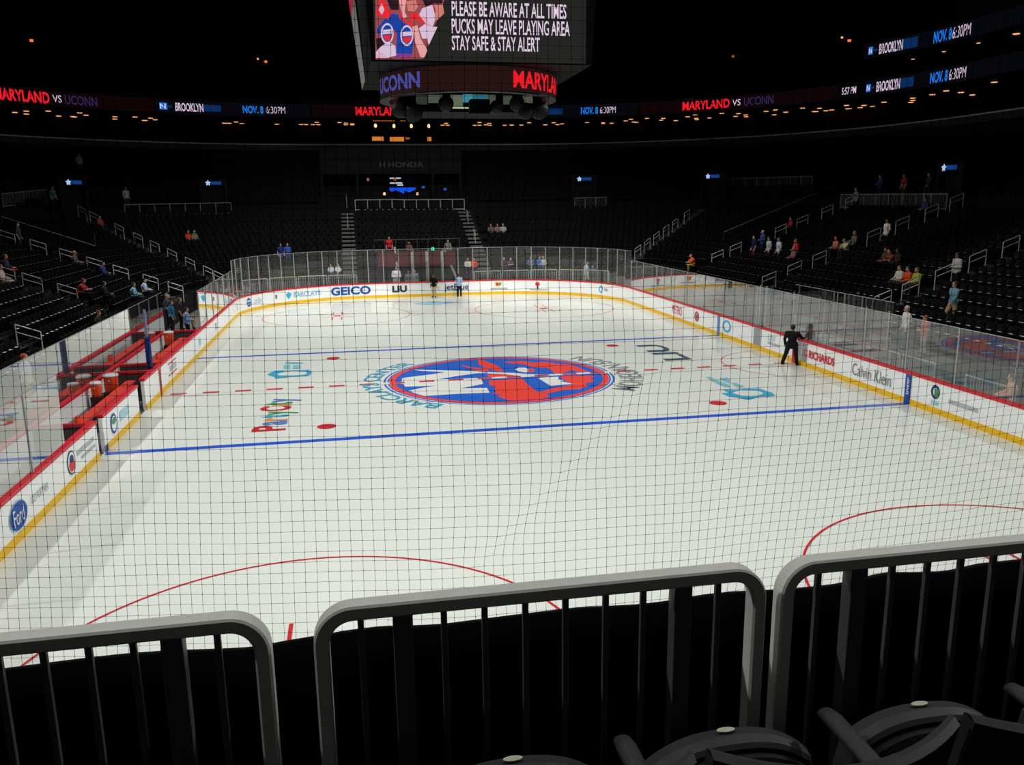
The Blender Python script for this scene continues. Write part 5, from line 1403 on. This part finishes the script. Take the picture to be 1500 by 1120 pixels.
# fans picture on the left of the screen
def scr_poly(pts, m, nm, lift): return MB().poly([L((*(lambda p: (p.x, YF-lift))(sb(a, b)), sb(a, b).z)) for a, b in pts]).build(nm, m, scr)
scr_poly([(550, 87), (549.5, -40), (672, -40), (651, 0), (619, 86.5)], glow('picture pink', (150, 74, 78)), 'picture_ground', .02)
G = lambda n, c: glow(n, c)
PB, PR, PW, PS, PD, PP = G('picture blue', (28, 66, 158)), G('picture red', (226, 44, 48)), G('picture white', (214, 190, 214)), G('picture skin', (206, 120, 116)), G('picture dark', (44, 26, 34)), G('picture pale skin', (228, 160, 160))
Q = lambda *p: [(510+x/4.054, y/4.054) for x, y in p]
for pts, m, nm in ((Q((165, 180), (210, 120), (262, 80), (300, 90), (300, 330), (285, 345), (290, 200), (240, 140), (195, 160), (190, 215)), PB, 'picture_jersey'),
                   (Q((292, 110), (330, 120), (370, 160), (390, 250), (375, 345), (288, 345), (300, 200)), PB, 'picture_jersey'),
                   (Q((165, 90), (185, 0), (225, 10), (240, 60), (260, 70), (240, 120), (205, 100)), PR, 'picture_sleeve'),
                   (Q((305, 60), (330, 110), (375, 150), (365, 90), (390, 70), (470, 110), (490, 160), (430, 130), (395, 110), (380, 160), (320, 130)), PR, 'picture_scarf'),
                   (Q((300, 0), (345, 0), (335, 70), (350, 100), (325, 110)), PP, 'picture_arm'), (Q((345, 10), (400, 0), (415, 40), (395, 70), (355, 65)), PS, 'picture_face'),
                   (Q((440, 50), (500, 30), (520, 110), (500, 160), (530, 160), (478, 270), (470, 230), (440, 230), (420, 170), (460, 140), (420, 90)), PW, 'picture_shirt'),
                   (Q((505, 20), (560, 20), (570, 80), (530, 120), (510, 110), (520, 60)), PS, 'picture_face'), (Q((440, 0), (560, 0), (560, 30), (500, 25), (460, 40)), PD, 'picture_hair'),
                   (Q((230, 0), (300, 0), (300, 60), (255, 60)), PD, 'picture_hair'), (Q((180, 60), (200, 20), (215, 60), (200, 90)), PW, 'picture_sleeve_band'),
                   (Q((380, 160), (410, 150), (430, 230), (470, 300), (450, 345), (430, 340), (400, 260)), PP, 'picture_arm'),
                   (Q((165, 230), (200, 225), (215, 260), (170, 300)), PD, 'picture_hair'), (Q((190, 280), (240, 250), (280, 270), (285, 330), (230, 345), (165, 345), (165, 310)), PW, 'picture_shirt'),
                   (Q((290, 318), (380, 322), (380, 348), (288, 348)), PR, 'picture_hem'), (Q((165, 320), (200, 310), (240, 345), (165, 348)), PR, 'picture_sleeve')):
    scr_poly(pts, m, nm, .03)
def scr_oval(cx, cy, rx_, ry_, m, nm, lift): scr_poly(Q(*[(cx+rx_*math.cos(2*PI*i/24), cy+ry_*math.sin(2*PI*i/24)) for i in range(24)]), m, nm, lift)
for cx, cy in ((232, 200), (348, 212)):
    scr_oval(cx, cy, 38, 62, PW, 'picture_badge', .04); scr_oval(cx, cy, 30, 50, PB, 'picture_badge', .05)
    scr_poly(Q((cx-26, cy-20), (cx+26, cy-26), (cx+28, cy+0), (cx-28, cy+6)), PW, 'picture_badge', .06); scr_poly(Q((cx-24, cy+14), (cx+26, cy+6), (cx+16, cy+38), (cx-10, cy+44)), PR, 'picture_badge', .06)
SW_ = glow('screen lettering', (226, 205, 226))
for s, a1, b0, b1 in (('PLEASE BE AWARE AT ALL TIMES', 829.5, 1.5, 23.5), ('PUCKS MAY LEAVE PLAYING AREA', 834.5, 27, 49), ('STAY SAFE & STAY ALERT', 790.5, 52, 73.5)):
    p = sb(661.5, (b0+b1)/2); q = sb(a1, (b0+b1)/2+2); h = sb(661, b0).z-sb(661, b1).z
    text_mb(s, q.x-p.x, h, lambda x, z: L((p.x+x, YF-.02, p.z-h/2+z)), .012).build('screen_lettering', SW_, scr)
# left face: grey edge and a sliver of side screen
def lerp3(a, b, f): return tuple(a[i]+(b[i]-a[i])*f for i in range(3))
def face(f0, f1, g0, g1, m, nm, lift):
    c = [lerp3(lerp3(bot[0], bot[3], f), lerp3(topq[0], topq[3], f), g) for f, g in ((f0, g0), (f1, g0), (f1, g1), (f0, g1))]
    return MB().add([L((p[0]-lift, p[1], p[2])) for p in c], [(0, 1, 2, 3)]).build(nm, m, t)
face(.62, 1.0, 0.0, 1.0, SBG, 'side_edge', .02)
ss = face(.68, .98, .48, 1.0, glow('side screen red', (150, 40, 60)), 'side_screen', .05)
# ring under the box
YC = 7.5; c0 = at(685, 115, 1, YC); Rr = (at(812, 120, 1, YC).x-at(557.5, 120, 1, YC).x)/2; zr1 = at(557, 113, 1, YC).z; zr0 = at(557, 147, 1, YC).z
def cyl(r, z0, z1, n=72): return MB().grid([[L((c0.x+r*math.sin(2*PI*i/n), YC-r*math.cos(2*PI*i/n), z)) for i in range(n+1)] for z in (z0, z1)])
cyl(Rr, zr0, zr1).build('ring_screen', glow('ring maroon', (38, 20, 20)), t)
mb = MB().grid([[L((c0.x+r*math.sin(2*PI*i/72), YC-r*math.cos(2*PI*i/72), z)) for i in range(73)] for r, z in ((Rr+.02, zr0-.05), (Rr+.02, zr0), (Rr-.4, zr0), (Rr-.4, zr0-.05), (Rr+.02, zr0-.05))]); mb.build('ring_rim', mat('ring rim', (14, 14, 14), .6), t)
cyl(Rr+.02, zr1, zr1+.06).build('ring_top_edge', SBH, t)
def ring_word(s, a0, a1, h, m):
    def ang(a): 
        x = at(a, 122, 1, YC-Rr*.9).x-c0.x; return math.asin(max(-.99, min(.99, x/Rr)))
    f0, f1 = ang(a0), ang(a1); zc = (zr0+zr1)/2
    text_mb(s, (f1-f0)*Rr, h, lambda x, z: L((c0.x+(Rr+.03)*math.sin(f0+x/Rr), YC-(Rr+.03)*math.cos(f0+x/Rr), zc-h/2+z)), .03).build('ring_lettering', m, t)
ring_word('UCONN', 556, 617, .66, glow('ring blue', (72, 74, 150))); ring_word('MARYLAND', 750, 866, .7, LED_RED)
# underside: small screens, speakers, cross bars, cables
UND = [((609, 139.5), (626, 153), (46, 54, 48)), ((627, 139), (648, 151), (74, 84, 70)), ((660, 139), (678, 156), (92, 104, 86)), ((678, 138), (692, 150), (56, 132, 150)), ((692, 138.5), (714, 145), (40, 104, 120)), ((714, 139), (726, 155), (70, 78, 66)), ((737, 140), (750, 153), (64, 74, 62)), ((766, 140), (780, 151), (76, 82, 70))]
for i, (pa, pb, c) in enumerate(UND):
    a = at(*pa, 1, YC-1.0); b = at(*pb, 1, YC-1.0)
    MB().box(a.x-o.x, b.x-o.x, -1.04, -1.0, b.z-o.z, a.z-o.z).build('under_screen', glow('under screen %d' % i, c), t)
a = at(662, 157, 1, YC-1.1); b = at(688, 159.5, 1, YC-1.1); MB().box(a.x-o.x, b.x-o.x, -1.14, -1.1, b.z-o.z, a.z-o.z).build('under_light', glow('under pale strip', (176, 196, 150)), t)
mb = MB().box(-3.2, 3.2, -.9, 2.2, 10.95-o.z, 11.1-o.z); mb.build('under_frame', SBH, t)
mb = MB().box(-3.3, 3.3, -.7, -.6, 11.1-o.z, 12.2-o.z); mb.build('under_back', SBH, t)
for a_, b_, r in ((653, 152, .34), (727, 157, .3), (757, 152, .34), (585, 160, .35), (605, 165, .42), (790, 162, .4), (770, 163, .36)):
    p = at(a_, b_, 1, YC-1.5); mb = MB().lathe([(0, -.25), (r*.6, -.25), (r, -.05), (r, .2), (r*.4, .3), (0, .3)], 16)
    mb.v = [(x+p.x-o.x, -z*.8+p.y-o.y, y+p.z-o.z) for x, y, z in mb.v]; mb.build('speaker', mat('speaker grey', (18, 19, 19), .6, .3), t, True)
p = at(702, 157, 1, YC-1.6); MB().bevbox(p.x-o.x-.44, p.x-o.x+.44, p.y-o.y-.3, p.y-o.y+.3, p.z-o.z-.3, p.z-o.z+.32, .04).build('speaker_box', SBH, t)
for x in (-3.4, 3.4):
    for y in (-3.2, 3.2): MB().tube([(x, y, zt-o.z), (x, y, 38-o.z)], .04, 6).build('hoist_cable', DARK_METAL, t)
    for y in (-2.2, 2.2): MB().tube([(x*.9, y, .02), (x*.85, y, zr1-o.z)], .05, 6).build('strut', DARK_METAL, t)
for x in (-1.5, 1.5): MB().tube([(x, -.65, zr1-o.z), (x, -.65, 11.1-o.z)], .06, 6).build('strut', DARK_METAL, t)
